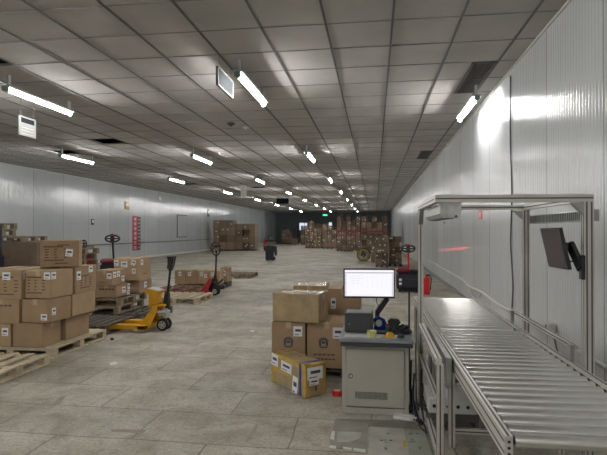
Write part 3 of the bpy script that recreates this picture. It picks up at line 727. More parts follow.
# ================= PALLETS =================
def pallet_meshes(m, L=1.1, W=1.0, H=.13, nsl=7, sw=.095):
    top = MB()
    for k in range(nsl): x = (L - sw) * k / (nsl - 1) - L / 2; top.box(x, x + sw, -W / 2, W / 2, H - .02, H, .002)
    for y in (-W / 2, -.05, W / 2 - .1): top.box(-L / 2, L / 2, y, y + .1, H - .038, H - .0205, .002)
    bot = MB()
    for x in (-L / 2, -.05, L / 2 - .1): bot.box(x, x + .1, -W / 2, W / 2, 0, .018, .002)
    blk = MB().box(-.05, .05, -.05, .05, .0185, H - .0385, .002)
    return top.mesh('top_deck', m), bot.mesh('bottom_deck', m), blk.mesh('block', m), L, W
def pallet(pm, cx, cy, z, rz, label, group=None, name='pallet'):
    e = empty(name, (cx, cy, z + .0005), rz, label, 'pallet', group)
    for nm, me in (('top_deck', pm[0]), ('bottom_deck', pm[1])):
        o = bpy.data.objects.new(nm, me); COL.objects.link(o); o.parent = e
    for i in (-1, 0, 1):
        for j in (-1, 0, 1):
            o = bpy.data.objects.new('block', pm[2]); COL.objects.link(o); o.parent = e; o.location = (i * (pm[3] / 2 - .05), j * (pm[4] / 2 - .05), 0)
    return e
pm_light = pallet_meshes(M['wood'], 1.1, 1.2); pm_old = pallet_meshes(M['wood_old']); pm_dark = pallet_meshes(M['wood_dark']); pm_red = pallet_meshes(M['wood_red'], 1.2, 1.0, .15, 4)
pm_new = pallet_meshes(M['wood'], 1.1, 1.0, .14, 6, .13)
y = Yc(-4.0, 6.3)
pallet(pallet_meshes(M['wood'], 1.2, 1.25, .128, 13), -4.58, y + .625 - .03, 0, 0, 'light wooden pallet under the near left stack of cartons')
y = Yc(-3.87, 5.0)
pallet(pallet_meshes(M['wood'], 1.1, 1.05, .12, 6), -3.87 - .55, y + .52, 0, 0, 'empty light wooden pallet at the left edge, nearest to camera')
y = Yc(-4.5, 8.85)
pallet(pm_dark, -4.47, y + .55, 0, 0, 'dark pallet at the bottom of the stack behind yellow jack', 'stacked pallets behind the yellow jack')
pallet(pm_old, -5.03, y + .5, .131, 0, 'weathered pallet in the middle of the stack behind yellow jack', 'stacked pallets behind the yellow jack')
pallet(pm_old, -5.01, y + .56, .262, 0, 'weathered pallet topmost under the cartons behind yellow jack', 'stacked pallets behind the yellow jack')
y = Yc(-4.0, 7.62)
pallet(pallet_meshes(M['wood_dark'], 1.1, .95, .15, 8), -4.62, y + .48, .0, R(0), 'nearly black wooden pallet resting over the yellow jack forks')
y = Yc(-3.85, 10.9)
pallet(pm_new, -4.36, y + .52, 0, 0, 'light slatted pallet before the red pallet jack')
y = Yc(-4.2, 12.15)
pallet(pm_red, -4.85, y + .52, 0, 0, 'reddish brown pallet with wide gaps over the red jack forks')
pallet(pm_old, -4.85, Yc(-4.7, 13.5) + .5, 0.0, 0, 'weathered pallet under the low row of cartons')
tag(MB().box(-4.37, -4.13, Yc(-4, 14.15), Yc(-4, 14.15) + .45, 0, .149, .01).build('wood_block', M['wood_dark']), 'dark wooden bearer under the narrow carton by the red jack', 'wood block')
x = (237.5 - 374) / 500 * 17.2 * .99
pallet(pallet_meshes(M['wood_old'], 1.0, 1.1, .14), x, Yc(x, 17.0) + .5, 0, 0, 'flat grey brown pallet alone on the floor right of red jack')
pallet(pallet_meshes(M['wood_dark'], .86, 1.0, .099), -.70, yA + .53, 0, 0, 'dark pallet under the cartons beside the cabinet')
tag(MB().box(-1.0, -.2, yA + 1.03, yA + 1.14, 0, .098, .003).build('wood_block', M['wood_dark']), 'dark timber bearer under the rear cartons beside the cabinet', 'wood block')
# far-left pile of pallets
xp = (86 - 374) / 500 * 10.6 * .99
for k in range(9):
    pallet(pm_old, xp - .86 + random.uniform(-.04, .04), Yc(xp, 10.6) + .5, .1355 * k, R(random.uniform(-3, 3)), 'weathered pallet, %s up in the tall pile beyond the near cartons' % WORD[k], 'pallets in the tall pile at left')
# big dark carton with pallets on top
bx0, bx1 = -8.3, -6.62; by = Yc(-6.62, 9.9)
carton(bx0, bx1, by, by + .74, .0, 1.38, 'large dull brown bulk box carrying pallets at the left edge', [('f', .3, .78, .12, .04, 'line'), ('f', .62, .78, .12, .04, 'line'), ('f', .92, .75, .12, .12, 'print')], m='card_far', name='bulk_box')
pallet(pallet_meshes(M['wood_old'], 1.2, .7, .11), -7.49, by + .37, 1.384, 0, 'pallet lying flat on the bulk box, lower of the left stack')
pallet(pallet_meshes(M['wood_old'], .8, .7, .13, 5), -8.03, by + .37, 1.496, 0, 'small pallet second from top on the bulk box at left')
pallet(pallet_meshes(M['wood_old'], .8, .7, .14, 5), -8.0, by + .37, 1.627, 0, 'small pallet topmost on the bulk box at left')

# ================= PALLET JACKS =================
def jack(x, y, paint, label, scale_box):
    e = empty('pallet_jack', (x, y, 0), 0, label, 'pallet jack')
    for s_ in (-1, 1):
        f = MB(); yc = s_ * .2
        f.prism([(-.02, .05), (-.02, .115), (-1.02, .115), (-1.10, .085), (-1.10, .07), (-1.0, .055)], 'y', yc - .07, yc + .07)
        fo = f.build('fork', M[paint], e)
        MB().cyl((-.95, yc - .03, .036), (-.95, yc + .03, .036), .035, 14).build('load_roller', M['tread'], e)
    b = MB()
    b.prism([(-.17, .03), (-.03, .03), (.02, .10), (.13, .36), (.13, .42), (.07, .42), (-.17, .10)], 'y', -.20, -.16)
    b.prism([(-.17, .03), (-.03, .03), (.02, .10), (.13, .36), (.13, .42), (.07, .42), (-.17, .10)], 'y', .16, .20)
    b.prism([(-.17, .09), (-.17, .06), (.12, .39), (.12, .43), (.07, .43)], 'y', -.16, .16)
    b.box(-.16, -.02, -.27, .27, .05, .11, .005)
    b.build('chassis', M[paint], e)
    if scale_box:
        c_ = MB(); c_.box(-.055, .085, -.10, .10, .42, .60, .006); c_.box(-.055, .22, -.13, .13, .395, .43, .005)
        c_.prism([(-.10, .60), (.10, .58), (.13, .64), (-.07, .68)], 'y', -.13, .13)
        hd = c_.build('indicator_column', M[paint], e)
        MB().prism([(-.065, .681), (.12, .644), (.12, .648), (-.065, .685)], 'y', -.11, .11).build('display', M['white'], hd)
    p_ = MB(); p_.cyl((.17, 0, .20), (.17, 0, .40), .05, 16); p_.box(.10, .24, -.09, .09, .24, .32, .01); p_.cyl((.23, -.06, .22), (.23, -.06, .36), .022, 10)
    p_.cyl((.10, -.12, .31), (.26, -.12, .31), .03, 10)
    p_.build('hydraulic_pump', M['pump'] if scale_box else M['black'], e)
    MB().bar((.17, 0, .2), (.17, 0, .12), .06, .06).cyl((.17, -.06, .1), (.17, .06, .1), .02, 10).build('wheel_fork', M['dkgrey'], e)
    for s_ in (-1, 1):
        wv_ = MB(); wv_.torus((.17, s_ * .07, .1), .075, .075, .025, (0, 1, 0), (0, 0, 1), 24, 8); wo = wv_.build('steering_wheel', M['rubber'], e)
        h_ = MB(); h_.cyl((.17, s_ * .07 - .02, .1), (.17, s_ * .07 + .02, .1), .062, 20); h_.build('wheel_hub', M['tread'], wo)
        h_ = MB()
        for k in range(5):
            a = 2 * math.pi * k / 5; h_.cyl((.17 + .038 * math.cos(a), s_ * .07 - .022, .1 + .038 * math.sin(a)), (.17 + .038 * math.cos(a), s_ * .07 + .022, .1 + .038 * math.sin(a)), .012, 8)
        h_.build('wheel_hole', M['rubber'], wo)
    t_ = MB()
    if scale_box:
        t_.bar((.20, 0, .36), (.225, 0, .62), .05, .05); t_.cyl((.205, 0, .38), (.27, 0, .98), .019, 12)
        t_.prism([(.255, .96), (.30, .96), (.335, 1.16), (.31, 1.19), (.24, 1.19), (.235, 1.10)], 'y', -.035, .035)
        t_.prism([(.255, 1.0), (.29, 1.0), (.33, 1.18), (.28, 1.19)], 'y', -.10, -.075); t_.prism([(.255, 1.0), (.29, 1.0), (.33, 1.18), (.28, 1.19)], 'y', .075, .10); t_.box(.25, .33, -.10, .10, 1.165, 1.19)
        t_.prism([(.16, .36), (.26, .36), (.25, .60), (.19, .60)], 'y', -.04, .04)
    else:
        t_.cyl((.17, 0, .36), (.19, 0, 1.0), .024, 12); t_.bar((.17, 0, .2), (.17, 0, .5), .07, .07)
        t_.torus((.19, 0, 1.12), .11, .13, .018, (.8, -.6, 0), (0, 0, 1)); t_.bar((.19, 0, .98), (.19, 0, 1.12), .04, .03); t_.box(.09, .30, -.03, .03, 1.20, 1.26, .01)
        t_.box(.1, .42, -.10, .10, .16, .26, .02); t_.bar((.2, 0, .24), (.36, .02, .40), .05, .04)
    t_.build('handle', M['black'], e)
    return e
jack(-3.53, Yc(-3.5, 8.1), 'yellow', 'yellow pallet jack with weighing display and black handle', True)
jx = -4.10; jack(jx, Yc(-4.0, 12.5), 'red', 'red pallet jack with upright black loop handle', False)
# powered pallet trucks
def truck(x, y, rz, sc, label, poleM):
    e = empty('pallet_truck', (x, y, 0), rz, label, 'pallet truck', None, sc)
    b = MB(); b.box(-.30, .30, -.28, .28, .06, .50, .05); b.box(-.25, .27, -.31, -.27, .12, .36, .02); b.build('battery_body', M['darkpanel'], e)
    MB().box(-.30, .05, -.27, .27, .502, .62, .04).build('red_cover', M['maroon'], e)
    MB().box(.06, .29, -.22, .2, .502, .58, .03).build('motor_cover', M['black'], e)
    MB().bar((0.02, -.15, .60), (0.0, -.22, 1.12), .045, .045).build('tiller_pole', M[poleM], e)
    h_ = MB(); h_.torus((0, -.23, 1.14), .17, .085, .022, (0, 1, 0), (0, 0, 1)); h_.box(-.05, .05, -.27, -.19, 1.04, 1.22, .015); h_.bar((-.16, -.23, 1.14), (.16, -.23, 1.14), .03, .03)
    h_.build('tiller_handle', M['black'], e)
    MB().box(-.03, .03, -.27, -.2, 1.222, 1.27, .01).build('red_button', M['redbright'], e)
    for s_ in (-.22, .22): MB().cyl((s_ - .03, -.2, .06), (s_ + .03, -.2, .06), .06, 14).build('wheel', M['rubber'], e)
    l_ = MB(); l_.box(-.24, -.17, -.313, -.311, .30, .36); l_.box(-.24, -.17, -.313, -.311, .20, .26); l_.build('warning_sticker', M['label'], e)
    for s_ in (-.16, .16):
        MB().box(s_ - .08, s_ + .08, .28, 1.3, .07, .13, .01).build('fork', M['darkpanel'], e)
truck(.87, Yc(.87, 13.3), R(0), 1.0, 'black and red powered pallet truck standing by the right wall', 'redbright')
truck(-8.05, Yc(-8, 15.6), R(20), 1.2, 'dark red powered pallet truck by the left wall behind cartons', 'black')
# red hand truck next to it
ht = empty('hand_truck', (-8.42, Yc(-8.4, 14.9), 0), R(5), 'red framed hand truck left of the dark powered truck', 'hand truck')
f = MB()
for s_ in (-.11, .11): f.cyl((s_, 0, .1), (s_, .05, 1.14), .018, 10)
for z in (.3, .6, .9, 1.13): f.cyl((-.11, .02, z), (.11, .02, z), .015, 8)
f.build('frame', M['red'], ht); MB().box(-.17, .17, -.2, 0, .03, .045).build('toe_plate', M['dkgrey'], ht)
for s_ in (-.16, .16): MB().cyl((s_ - .02, .08, .1), (s_ + .02, .08, .1), .1, 18).build('wheel', M['rubber'], ht)
MB().box(-.12, .12, .0, .25, .5, .95, .02).build('red_pack', M['red'], ht)
# loop handled jack behind the pallets
hx = (83.5 - 374) / 500 * 12.5 * .99
pj = empty('pallet_jack', (hx, Yc(hx, 12.5), 0), 0, 'pallet jack showing only its round black handle above the pallets', 'pallet jack')
h_ = MB(); h_.torus((0, 0, 1.28), .07, .09, .014, (0, 1, 0), (0, 0, 1)); h_.bar((0, 0, 1.19), (0, 0, 1.37), .02, .02); h_.bar((-.05, 0, 1.29), (.05, 0, 1.29), .03, .03); h_.cyl((0, 0, .25), (0, 0, 1.2), .02, 10)
h_.build('handle', M['black'], pj)
MB().box(-.15, .15, -.1, .12, .03, .3, .02).build('chassis', M['red'], pj)
for s_ in (-.15, .15): MB().box(s_ - .07, s_ + .07, .1, 1.1, .04, .1, .01).build('fork', M['red'], pj)
# black stacker at left edge
fk = empty('stacker_truck', (-7.32, Yc(-7.3, 9.2), 0), 0, 'black stacker truck partly in view at the left edge', 'forklift')
b = MB(); b.box(-.5, .27, 0, .5, .05, 1.15, .04); b.box(-.5, .29, .1, .4, 1.1, 1.72, .03); b.build('body', M['darkpanel'], fk)
b = MB(); b.box(-.3, .22, .05, .4, 1.72, 1.98, .03); b.box(-.2, .16, .1, .3, 1.98, 2.06, .02); b.cyl((.05, .2, 2.04), (.05, .2, 2.12), .05, 10); b.build('mast_head', M['black'], fk)
b = MB(); b.box(.31, .37, .1, .14, 1.70, 2.0, .005); b.box(.22, .37, .1, .14, 1.97, 2.0, .005); b.box(.22, .37, .1, .14, 1.68, 1.71, .005); b.box(.22, .26, .1, .14, 1.7, 2.0); b.build('grab_handle', M['dkgrey'], fk)
for s_ in (-.4, .15): MB().cyl((s_ - .04, .1, .1), (s_ + .04, .1, .1), .1, 16).build('wheel', M['rubber'], fk)
# lone black machine in mid floor
mx_ = (270 - 374) / 500 * 27 * .99
mc = empty('floor_machine', (mx_, Yc(mx_, 27), 0), R(0), 'black upright floor machine alone in the middle of the hall', 'machine')
b = MB(); b.box(-.24, .18, -.2, .2, .03, .80, .03); b.box(.1, .27, -.22, .1, .03, .22, .03); b.build('body', M['darkpanel'], mc)
MB().box(-.35, -.24, -.18, .1, .55, .80, .03).build('side_pod', M['darkpanel'], mc)
MB().prism([(.18, .80), (.34, .78), (.36, .34), (.28, .26), (.24, .5), (.18, .55)], 'y', -.15, .1).build('side_arm', M['darkpanel'], mc)
MB().box(-.22, .20, -.18, .2, .802, 1.02, .02).build('tan_band', M['tan'], mc)
b = MB(); b.box(-.26, .22, -.22, .22, 1.022, 1.14, .02); b.cyl((-.1, 0, 1.14), (-.1, 0, 1.24), .04, 10); b.build('top_tray', M['black'], mc)
MB().cyl((.03, -.02, 1.14), (.09, .0, 1.24), .05, 10, .02).build('funnel', M['tan'], mc)
for s_ in (-.15, .12): MB().cyl((s_ - .03, -.1, .05), (s_ + .03, -.1, .05), .05, 12).build('wheel', M['rubber'], mc)
# dark cabinet at far left end
fx_ = (295.5 - 374) / 500 * 60 * .99
dc = empty('storage_cabinet', (fx_, Yc(fx_, 59), 0), 0, 'dark cabinet on a brown crate before the bright far window', 'cabinet')
MB().box(-.3, .3, 0, .5, .73, 2.2, .02).build('dark_body', M['black'], dc); MB().box(-.4, .4, -.05, .6, 0, .73, .02).build('brown_base', M['card_far'], dc)

# ================= GREY CABINET AND ITS THINGS =================
cy = Yc(0, 4.37); cx0, cx1 = -.283, .292
cb = empty('computer_cabinet', (0, cy, 0), R(0), 'grey beige steel computer cabinet with locked door and grey worktop', 'cabinet')
b = MB(); b.box(cx0, cx1, .012, .52, .06, .635, .004); b.box(cx0, cx0 + .03, 0, .012, .0, .635); b.box(cx1 - .03, cx1, 0, .012, 0, .635)
b.box(cx0 + .03, cx1 - .03, 0.0, .012, .585, .635); b.box(cx0, cx1, .03, .5, 0, .06)
b.build('carcass', M['cab'], cb)
MB().box(cx0 + .03, cx1 - .03, .0, .02, .0, .055, .003).build('plinth', M['cab'], cb)
dr = MB().box(cx0 + .036, cx1 - .036, -.006, .010, .065, .565, .003).build('door', M['cab'], cb)
MB().cyl((cx0 + .075, -.016, .33), (cx0 + .075, -.006, .33), .02, 16).build('lock', M['dkgrey'], dr)
MB().cyl((cx0 + .077, -.024, .332), (cx0 + .077, -.016, .332), .012, 16).build('lock_face', M['white'], dr)
b = MB()
for i in range(26):
    for j in range(6): x = cx0 + .115 + i * .0108; z = .135 + j * .0105; b.box(x, x + .0075, -.0072, -.006, z, z + .0075)
b.build('vent_holes', M['slot'], dr)
MB().box(-.305, .335, -.07, .56, .637, .668, .006).build('worktop', M['cabtop'], cb)
MB().box(-.295, .325, -.06, -.04, .600, .636, .003).build('drawer_lip', M['dkgrey'], cb)
ZT = .6685
def onp(px, ym=None, py=None):   # x on the worktop at approximated depth ym
    return (px - 374) / 500 * ym * .99
sh = empty('paper_sheet', (0, 0, 0), 0, 'pale grey mat strip along the front of the cabinet worktop', 'desk mat')
MB().box(-.265, .20, cy + .0, cy + .13, ZT, ZT + .003).build('mat', M['white'], sh)
eb = empty('equipment_box', (-.14, cy + .22, ZT), 0, 'dark grey rectangular equipment box on worktop below the lit monitor', 'equipment')
MB().box(-.135, .125, 0, .24, 0, .17, .008).build('case', M['dkgrey'], eb)
MB().box(-.12, .11, .015, .22, .171, .176, .003).build('lid', M['cabtop'], eb); MB().box(-.1, -.085, -.003, 0, .07, .075).build('indicator', M['pump'], eb)
kb = empty('keyboard', (.09, cy + .14, ZT), R(-3), 'black keyboard lying on the cabinet worktop', 'keyboard')
MB().box(-.12, .15, 0, .10, 0.004, .018, .004).build('keyboard_base', M['black'], kb)
ks = MB()
for i in range(15):
    for j in range(5): ks.box(-.115 + i * .0175, -.101 + i * .0175, .006 + j * .0185, .020 + j * .0185, .018, .024)
tag(ks.build('keys', M['dkgrey'], kb), kind='stuff')
tr = empty('tape_roll', (-.025, cy + .045, ZT + .0035), 0, 'yellowish clear tape roll lying on the worktop', 'tape')
ring = MB()
n = 24
vs = []
for (r_, z) in ((.042, 0), (.042, .05), (.030, .05), (.030, 0)):
    for i in range(n): a = 2 * math.pi * i / n; vs.append((r_ * math.cos(a), r_ * math.sin(a), z))
ring.add(vs, [(k * n + i, k * n + (i + 1) % n, ((k + 1) % 4) * n + (i + 1) % n, ((k + 1) % 4) * n + i) for k in range(4) for i in range(n)])
ring.build('tape', M['tapeclear'], tr); MB().cyl((0, 0, .002), (0, 0, .046), .0295, 20).build('core', M['chip'], tr)
tm = empty('tape_measure', (.135, cy + .03, ZT + .0035), R(20), 'bright yellow tape measure with its end pulled out', 'tape measure')
b = MB().prism([(-.035, 0), (.03, 0), (.035, .02), (.02, .038), (-.02, .04), (-.035, .025)], 'y', -.018, .018); b.build('case', M['yellow'], tm)
MB().box(-.085, -.035, -.01, .01, .001, .004).build('blade', M['chipyellow'], tm)
cp = empty('desk_puck', (.225, cy + .02, ZT), 0, 'small black round cap on the right of the worktop', 'cap')
MB().cyl((0, 0, 0), (0, 0, .028), .03, 20, .026).build('cap_body', M['black'], cp); MB().torus((0, 0, .006), .031, .031, .005, (0, 0, 1), (0, 1, 0)).build('cap_rim', M['dkgrey'], cp)
bl = empty('tape_gun', (.055, cy + .33, ZT), R(25), 'blue plastic tape dispenser behind the keyboard', 'tape dispenser')
MB().prism([(-.06, 0), (.05, 0), (.065, .05), (.03, .11), (-.03, .14), (-.065, .10), (-.05, .05)], 'y', -.025, .025).build('blue_body', M['blue'], bl)
MB().cyl((-.03, -.03, .075), (-.03, .03, .075), .032, 18).build('roll', M['white'], bl)
gp = empty('green_tub', (.125, cy + .30, ZT), 0, 'small green tub between the blue dispenser and black cables', 'tub')
MB().cyl((0, 0, 0), (0, 0, .05), .028, 16).build('tub', M['green'], gp)
MB().cyl((0, 0, .05), (0, 0, .075), .022, 16).build('red_lid', M['redbright'], gp)
sc_ = empty('cable_bundle', (.215, cy + .23, ZT), 0, 'tangle of black cables and a handheld scanner on worktop right', 'cables')
random.seed(11)
b = MB()
for k in range(7):
    a = random.uniform(0, 6.28); pts = []
    for q in range(7):
        a += random.uniform(.8, 1.5); r_ = random.uniform(.03, .085)
        pts.append((r_ * math.cos(a) * 1.1, r_ * math.sin(a), .012 + .075 * random.random()))
    b.tube(pts, .009, 6)
b.build('cable_coils', M['black'], sc_)
MB().prism([(-.10, .0), (-.05, 0), (-.02, .06), (.02, .10), (0, .13), (-.07, .135), (-.10, .11), (-.07, .07)], 'y', -.03, .03).build('scanner_body', M['black'], sc_)
MB().box(.02, .12, -.07, .02, .004, .045, .015).build('scanner_cradle', M['black'], sc_)
# monitor on arm
my = Yc(0, 4.75)
mn = empty('monitor', (0, my, 0), R(4), 'lit computer monitor with white screen on a black arm over cabinet', 'monitor')
mxa, mxb, mza, mzb = -.295, .192, .962, 1.243
MB().box(mxa, mxb, 0, .03, mza, mzb, .006).build('casing', M['black'], mn)
so = MB().box(mxa + .014, mxb - .012, -.002, -.0002, mza + .018, mzb - .014).build('screen', M['screen_on'], mn)
b = MB(); b.box(mxa + .014, mxb - .012, -.003, -.0022, mzb - .046, mzb - .034); b.build('menu_bar', M['screen_grey'], so)
b = MB(); b.box(mxb - .03, mxb - .012, -.003, -.0022, mza + .02, mzb - .05); b.box(mxa + .014, mxa + .03, -.003, -.0022, mza + .02, mzb - .05)
for k in range(9): b.box(mxa + .05 + k * .045, mxa + .0515 + k * .045, -.003, -.0022, mza + .1, mzb - .055)
for k in range(4): b.box(mxa + .06, mxa + .06 + [.10, .13, .09, .12][k], -.003, -.0022, mzb - .075 - k * .022, mzb - .072 - k * .022)
b.build('screen_columns', M['screen_dim'], so)
b = MB(); b.box(mxa + .018, mxa + .024, -.0035, -.003, mza + .14, mza + .15); b.box(mxa + .155, mxa + .162, -.0035, -.0022, mzb - .068, mzb - .064); b.build('red_icons', M['screen_red'], so)
b = MB(); b.box(.06, .16, .03, .05, 1.02, 1.12, .004); b.bar((.11, .06, 1.07), (.12, .07, .93), .035, .03); b.bar((.125, .07, .955), (.03, .06, .82), .035, .05); b.bar((.03, .06, .84), (.03, .07, .68), .04, .04)
b.box(.0, .06, .04, .10, .6705, .685, .003)
b.build('arm', M['black'], mn)
MB().tube([(.03, .05, .97), (.02, .05, .93), (.04, .05, .88), (.03, .05, .84)], .004, 6).build('cable', M['black'], mn)

# ================= CONVEYOR =================
def profile(mb, p0, p1, w_, h_):
    """slotted aluminium profile as a bar plus dark grooves"""
    mb.mi = 0; mb.bar(p0, p1, w_, h_)
def profile_part(name, parent, p0, p1, w_=.04, h_=.04, slots=(1, 1)):
    p0 = Vector(p0); p1 = Vector(p1); d = (p1 - p0).normalized(); up = Vector((0, 0, 1))
    if abs(d.dot(up)) > .95: up = Vector((0, 1, 0))
    a = d.cross(up).normalized(); b_ = a.cross(d)
    mb = MB(); mb.bar(p0, p1, w_, h_, up=up); mb.mi = 1
    nw = slots[0]; nh = slots[1]
    for s_ in (-1, 1):
        for k in range(nh):      # grooves on the +-a faces
            off = b_ * ((k + .5) / nh - .5) * h_ + a * s_ * w_ / 2
            mb.bar(p0 + off + d * .001, p1 + off - d * .001, .0024, .010, up=up)
        for k in range(nw):      # grooves on the +-b faces
            off = a * ((k + .5) / nw - .5) * w_ + b_ * s_ * h_ / 2
            mb.bar(p0 + off + d * .001, p1 + off - d * .001, .010, .0024, up=up)
    return mb.build(name, [M['alu'], M['slot']], parent)
cl, crr = .575, 1.30; ZR = .70
def conveyor(y0, y1, label, rail_drop, legs, group):
    c = empty('roller_conveyor', (0, y0, 0), 0, label, 'conveyor', group)
    Ln = y1 - y0
    profile_part('side_rail', c, (cl - .02, 0, ZR - .045), (cl - .02, Ln, ZR - .045), .035, .10, (1, 2))
    profile_part('side_rail', c, (crr + .02, 0, ZR - .045), (crr + .02, Ln, ZR - .045), .035, .10, (1, 2))
    n = int(Ln / .107)
    pitch = (Ln - .06) / n
    me = MB().cyl((0, 0, 0), (crr - cl - .03, 0, 0), .03, 20).mesh('roller', M['roller'])
    ce = MB().cyl((-.013, 0, 0), (.0, 0, 0), .019, 12).cyl((crr - cl - .03, 0, 0), (crr - cl - .017, 0, 0), .019, 12).mesh('axle_cap', M['black'])
    for k in range(n):
        o = bpy.data.objects.new('roller', me); COL.objects.link(o); o.parent = c; o.location = (cl + .015, .05 + k * pitch, ZR - .031)
        q = bpy.data.objects.new('axle_cap', ce); COL.objects.link(q); q.parent = o
    for (yy, xs) in legs:
        for x in xs:
            profile_part('leg', c, (x, yy, 0.0), (x, yy, ZR - .096), .045, .045, (1, 1))
        profile_part('cross_bar', c, (cl + .005, yy, .12), (crr - .005, yy, .12), .035, .035, (1, 1))
    MB().box(cl - .036, cl - .004, -.006, -.001, ZR - .094, ZR + .004, .002).build('end_cap', M['alu'], c)
    b = MB()
    for z in (ZR - .072, ZR - .045, ZR - .018): b.cyl((cl - .02, -.0075, z), (cl - .02, -.006, z), .007, 10)
    b.build('cap_bolts', M['black'], c)
    return c
yn0 = Yc(.6, 2.18); yn1 = Yc(.6, 4.72); yf1 = Yc(.9, 6.85)
conveyor(yn0, yn1, 'near section of steel roller conveyor running out of frame at right', 0, [(.12, (crr + .02,)), (1.55, (cl - .02, crr + .02)), (2.45, (cl - .02, crr + .02))], 'roller conveyor sections')
nc = [o for o in bpy.data.objects if o.name == 'roller_conveyor'][0]; nc.location.x = .024; nc.rotation_euler.z = R(.5)
conveyor(yn1 + .02, yf1, 'far section of steel roller conveyor under the sensor frame', 0, [(.25, (cl - .02, crr + .02)), (yf1 - yn1 - .15, (cl - .02, crr + .02))], 'roller conveyor sections')
# steel side box on left rail
ya = Yc(.55, 3.5); yb_ = Yc(.55, 4.78)
sb = empty('drive_cover', (0, 0, 0), 0, 'grey steel channel cover bolted beside the left conveyor rail', 'cover')
b = MB(); b.box(.493, .533, ya, yb_, .50, .712, .003); b.build('channel', M['steel'], sb)
b = MB()
for k in range(4): b.cyl((.4915, ya + .05, .54 + k * .045), (.493, ya + .05, .54 + k * .045), .006, 8)
b.build('screws', M['slot'], sb)
# guard bar on right rail
gb = empty('guard_rail', (0, 0, 0), 0, 'aluminium guide rail on brackets along the right conveyor side', 'rail')
g0 = Yc(1.35, 3.45); g1_ = Yc(1.35, 4.93)
profile_part('guide_bar', gb, (1.368, g0, .80), (1.368, g1_ + .05, .80), .03, .03)
for yy in (g0 + .0, g1_): MB().box(1.325, 1.353, yy - .03, yy + .03, .66, .82, .002).build('bracket', M['steel'], gb)

# ================= SENSOR GANTRY =================
yN = Yc(.43, 3.42); yF = Yc(.43, 4.72); gl, gr = .43, 1.405; ZG = 1.84
ga = empty('sensor_frame', (0, 0, 0), 0, 'aluminium profile frame spanning the roller conveyor', 'frame')
profile_part('post', ga, (gl, yF, 0), (gl, yF, ZG - .045), .045, .045)
profile_part('post', ga, (gr, yF + .12, 0), (gr, yF + .12, ZG - .045), .06, .06, (2, 1))
profile_part('post', ga, (gr, yN + .05, 0), (gr, yN + .05, ZG - .045), .06, .06, (2, 2))
profile_part('short_post', ga, (gl + .01, yN, 0), (gl + .01, yN, .69), .045, .045)
profile_part('top_beam', ga, (gl - .022, yN, ZG - .02), (gr + .03, yN + .05, ZG - .02), .045, .05, (1, 1))
profile_part('top_beam', ga, (gl + .025, yF + .01, ZG - .02), (gr - .02, yF + .11, ZG - .02), .04, .04)
profile_part('top_beam', ga, (gl, yN + .025, ZG - .02), (gl, yF + .02, ZG - .02), .045, .045)
profile_part('top_beam', ga, (gr, yN + .08, ZG - .02), (gr, yF + .15, ZG - .02), .045, .045)
profile_part('side_beam', ga, (gl, yN - .02, .713), (gl, yF - .025, .713), .045, .045)
profile_part('side_beam', ga, (gl, yN + .025, .43), (gl, yF - .025, .43), .04, .04)
profile_part('side_beam', ga, (gl, yN + .025, .08), (gl, yF - .025, .08), .04, .04)
for yy, s_ in ((yF - .022, -1),): MB().prism([(yy, ZG - .05), (yy, ZG - .18), (yy - .13, ZG - .05)], 'x', gl - .02, gl + .02).build('corner_bracket', M['steel'], ga)
for (yy, zz) in ((yF + .12, 0), (yN + .05, 0)):
    MB().prism([(gr - .031, ZG - .05), (gr - .11, ZG - .05), (gr - .031, ZG - .13)], 'y', yy - .02, yy + .02).build('corner_bracket', M['steel'], ga)
dk = empty('cable_duct', (0, 0, 0), 0, 'grey slotted cable duct between the right posts of the frame', 'cable duct')
xd = gr + .03
MB().box(xd + .006, xd + .05, yN + .06, yF + .16, 1.665, 1.745, .003).build('duct', M['steel'], dk)
b = MB(); y = yN + .09
while y < yF + .13:
    b.box(xd + .003, xd + .006, y, y + .014, 1.675, 1.735); y += .036
b.build('slots', M['slot'], dk)
# scanner under top beam
sn = empty('barcode_scanner', (.50, yN + .06, 1.70), R(0), 'long grey linear scanner unit hanging from frame top left', 'scanner')
b = MB(); b.prism([(-.02, .10), (.02, .10), (.075, .075), (.075, .03), (.05, .0), (-.02, -.005), (-.05, .02), (-.05, .075)], 'y', 0.02, 1.05); b.build('housing', M['pump'], sn)
b = MB(); b.prism([(-.055, .13), (.085, .13), (.085, .03), (.07, -.01), (-.03, -.01), (-.055, .02)], 'y', -.06, .02); b.build('end_plate', M['pump'], sn)
MB().box(-.02, .05, .05, 1.0, -.012, -.0055).build('scan_window', M['black'], sn)
MB().cyl((.05, -.062, .0), (.05, -.058, .0), .008, 8).build('bolt', M['black'], sn)
# laser line thrown on the right wall by the scanner
ld = bpy.data.lights.new('laser_line', 'SPOT'); ld.energy = 26000; ld.color = (1, .04, .07); ld.spot_size = R(4.4); ld.spot_blend = .3; ld.shadow_soft_size = .0
lo = bpy.data.objects.new('laser_beam', ld); COL.objects.link(lo)
lo.location = (.62, yN + .04, 1.66)
# aim
tgt = Vector((WR, 13.6, 1.13)); dvec = tgt - Vector(lo.location)
lo.rotation_euler = dvec.to_track_quat('-Z', 'Y').to_euler()
lo.scale = (1, .09, 1)
tag(lo, 'red laser line on the white wall thrown by the scanner', 'laser')
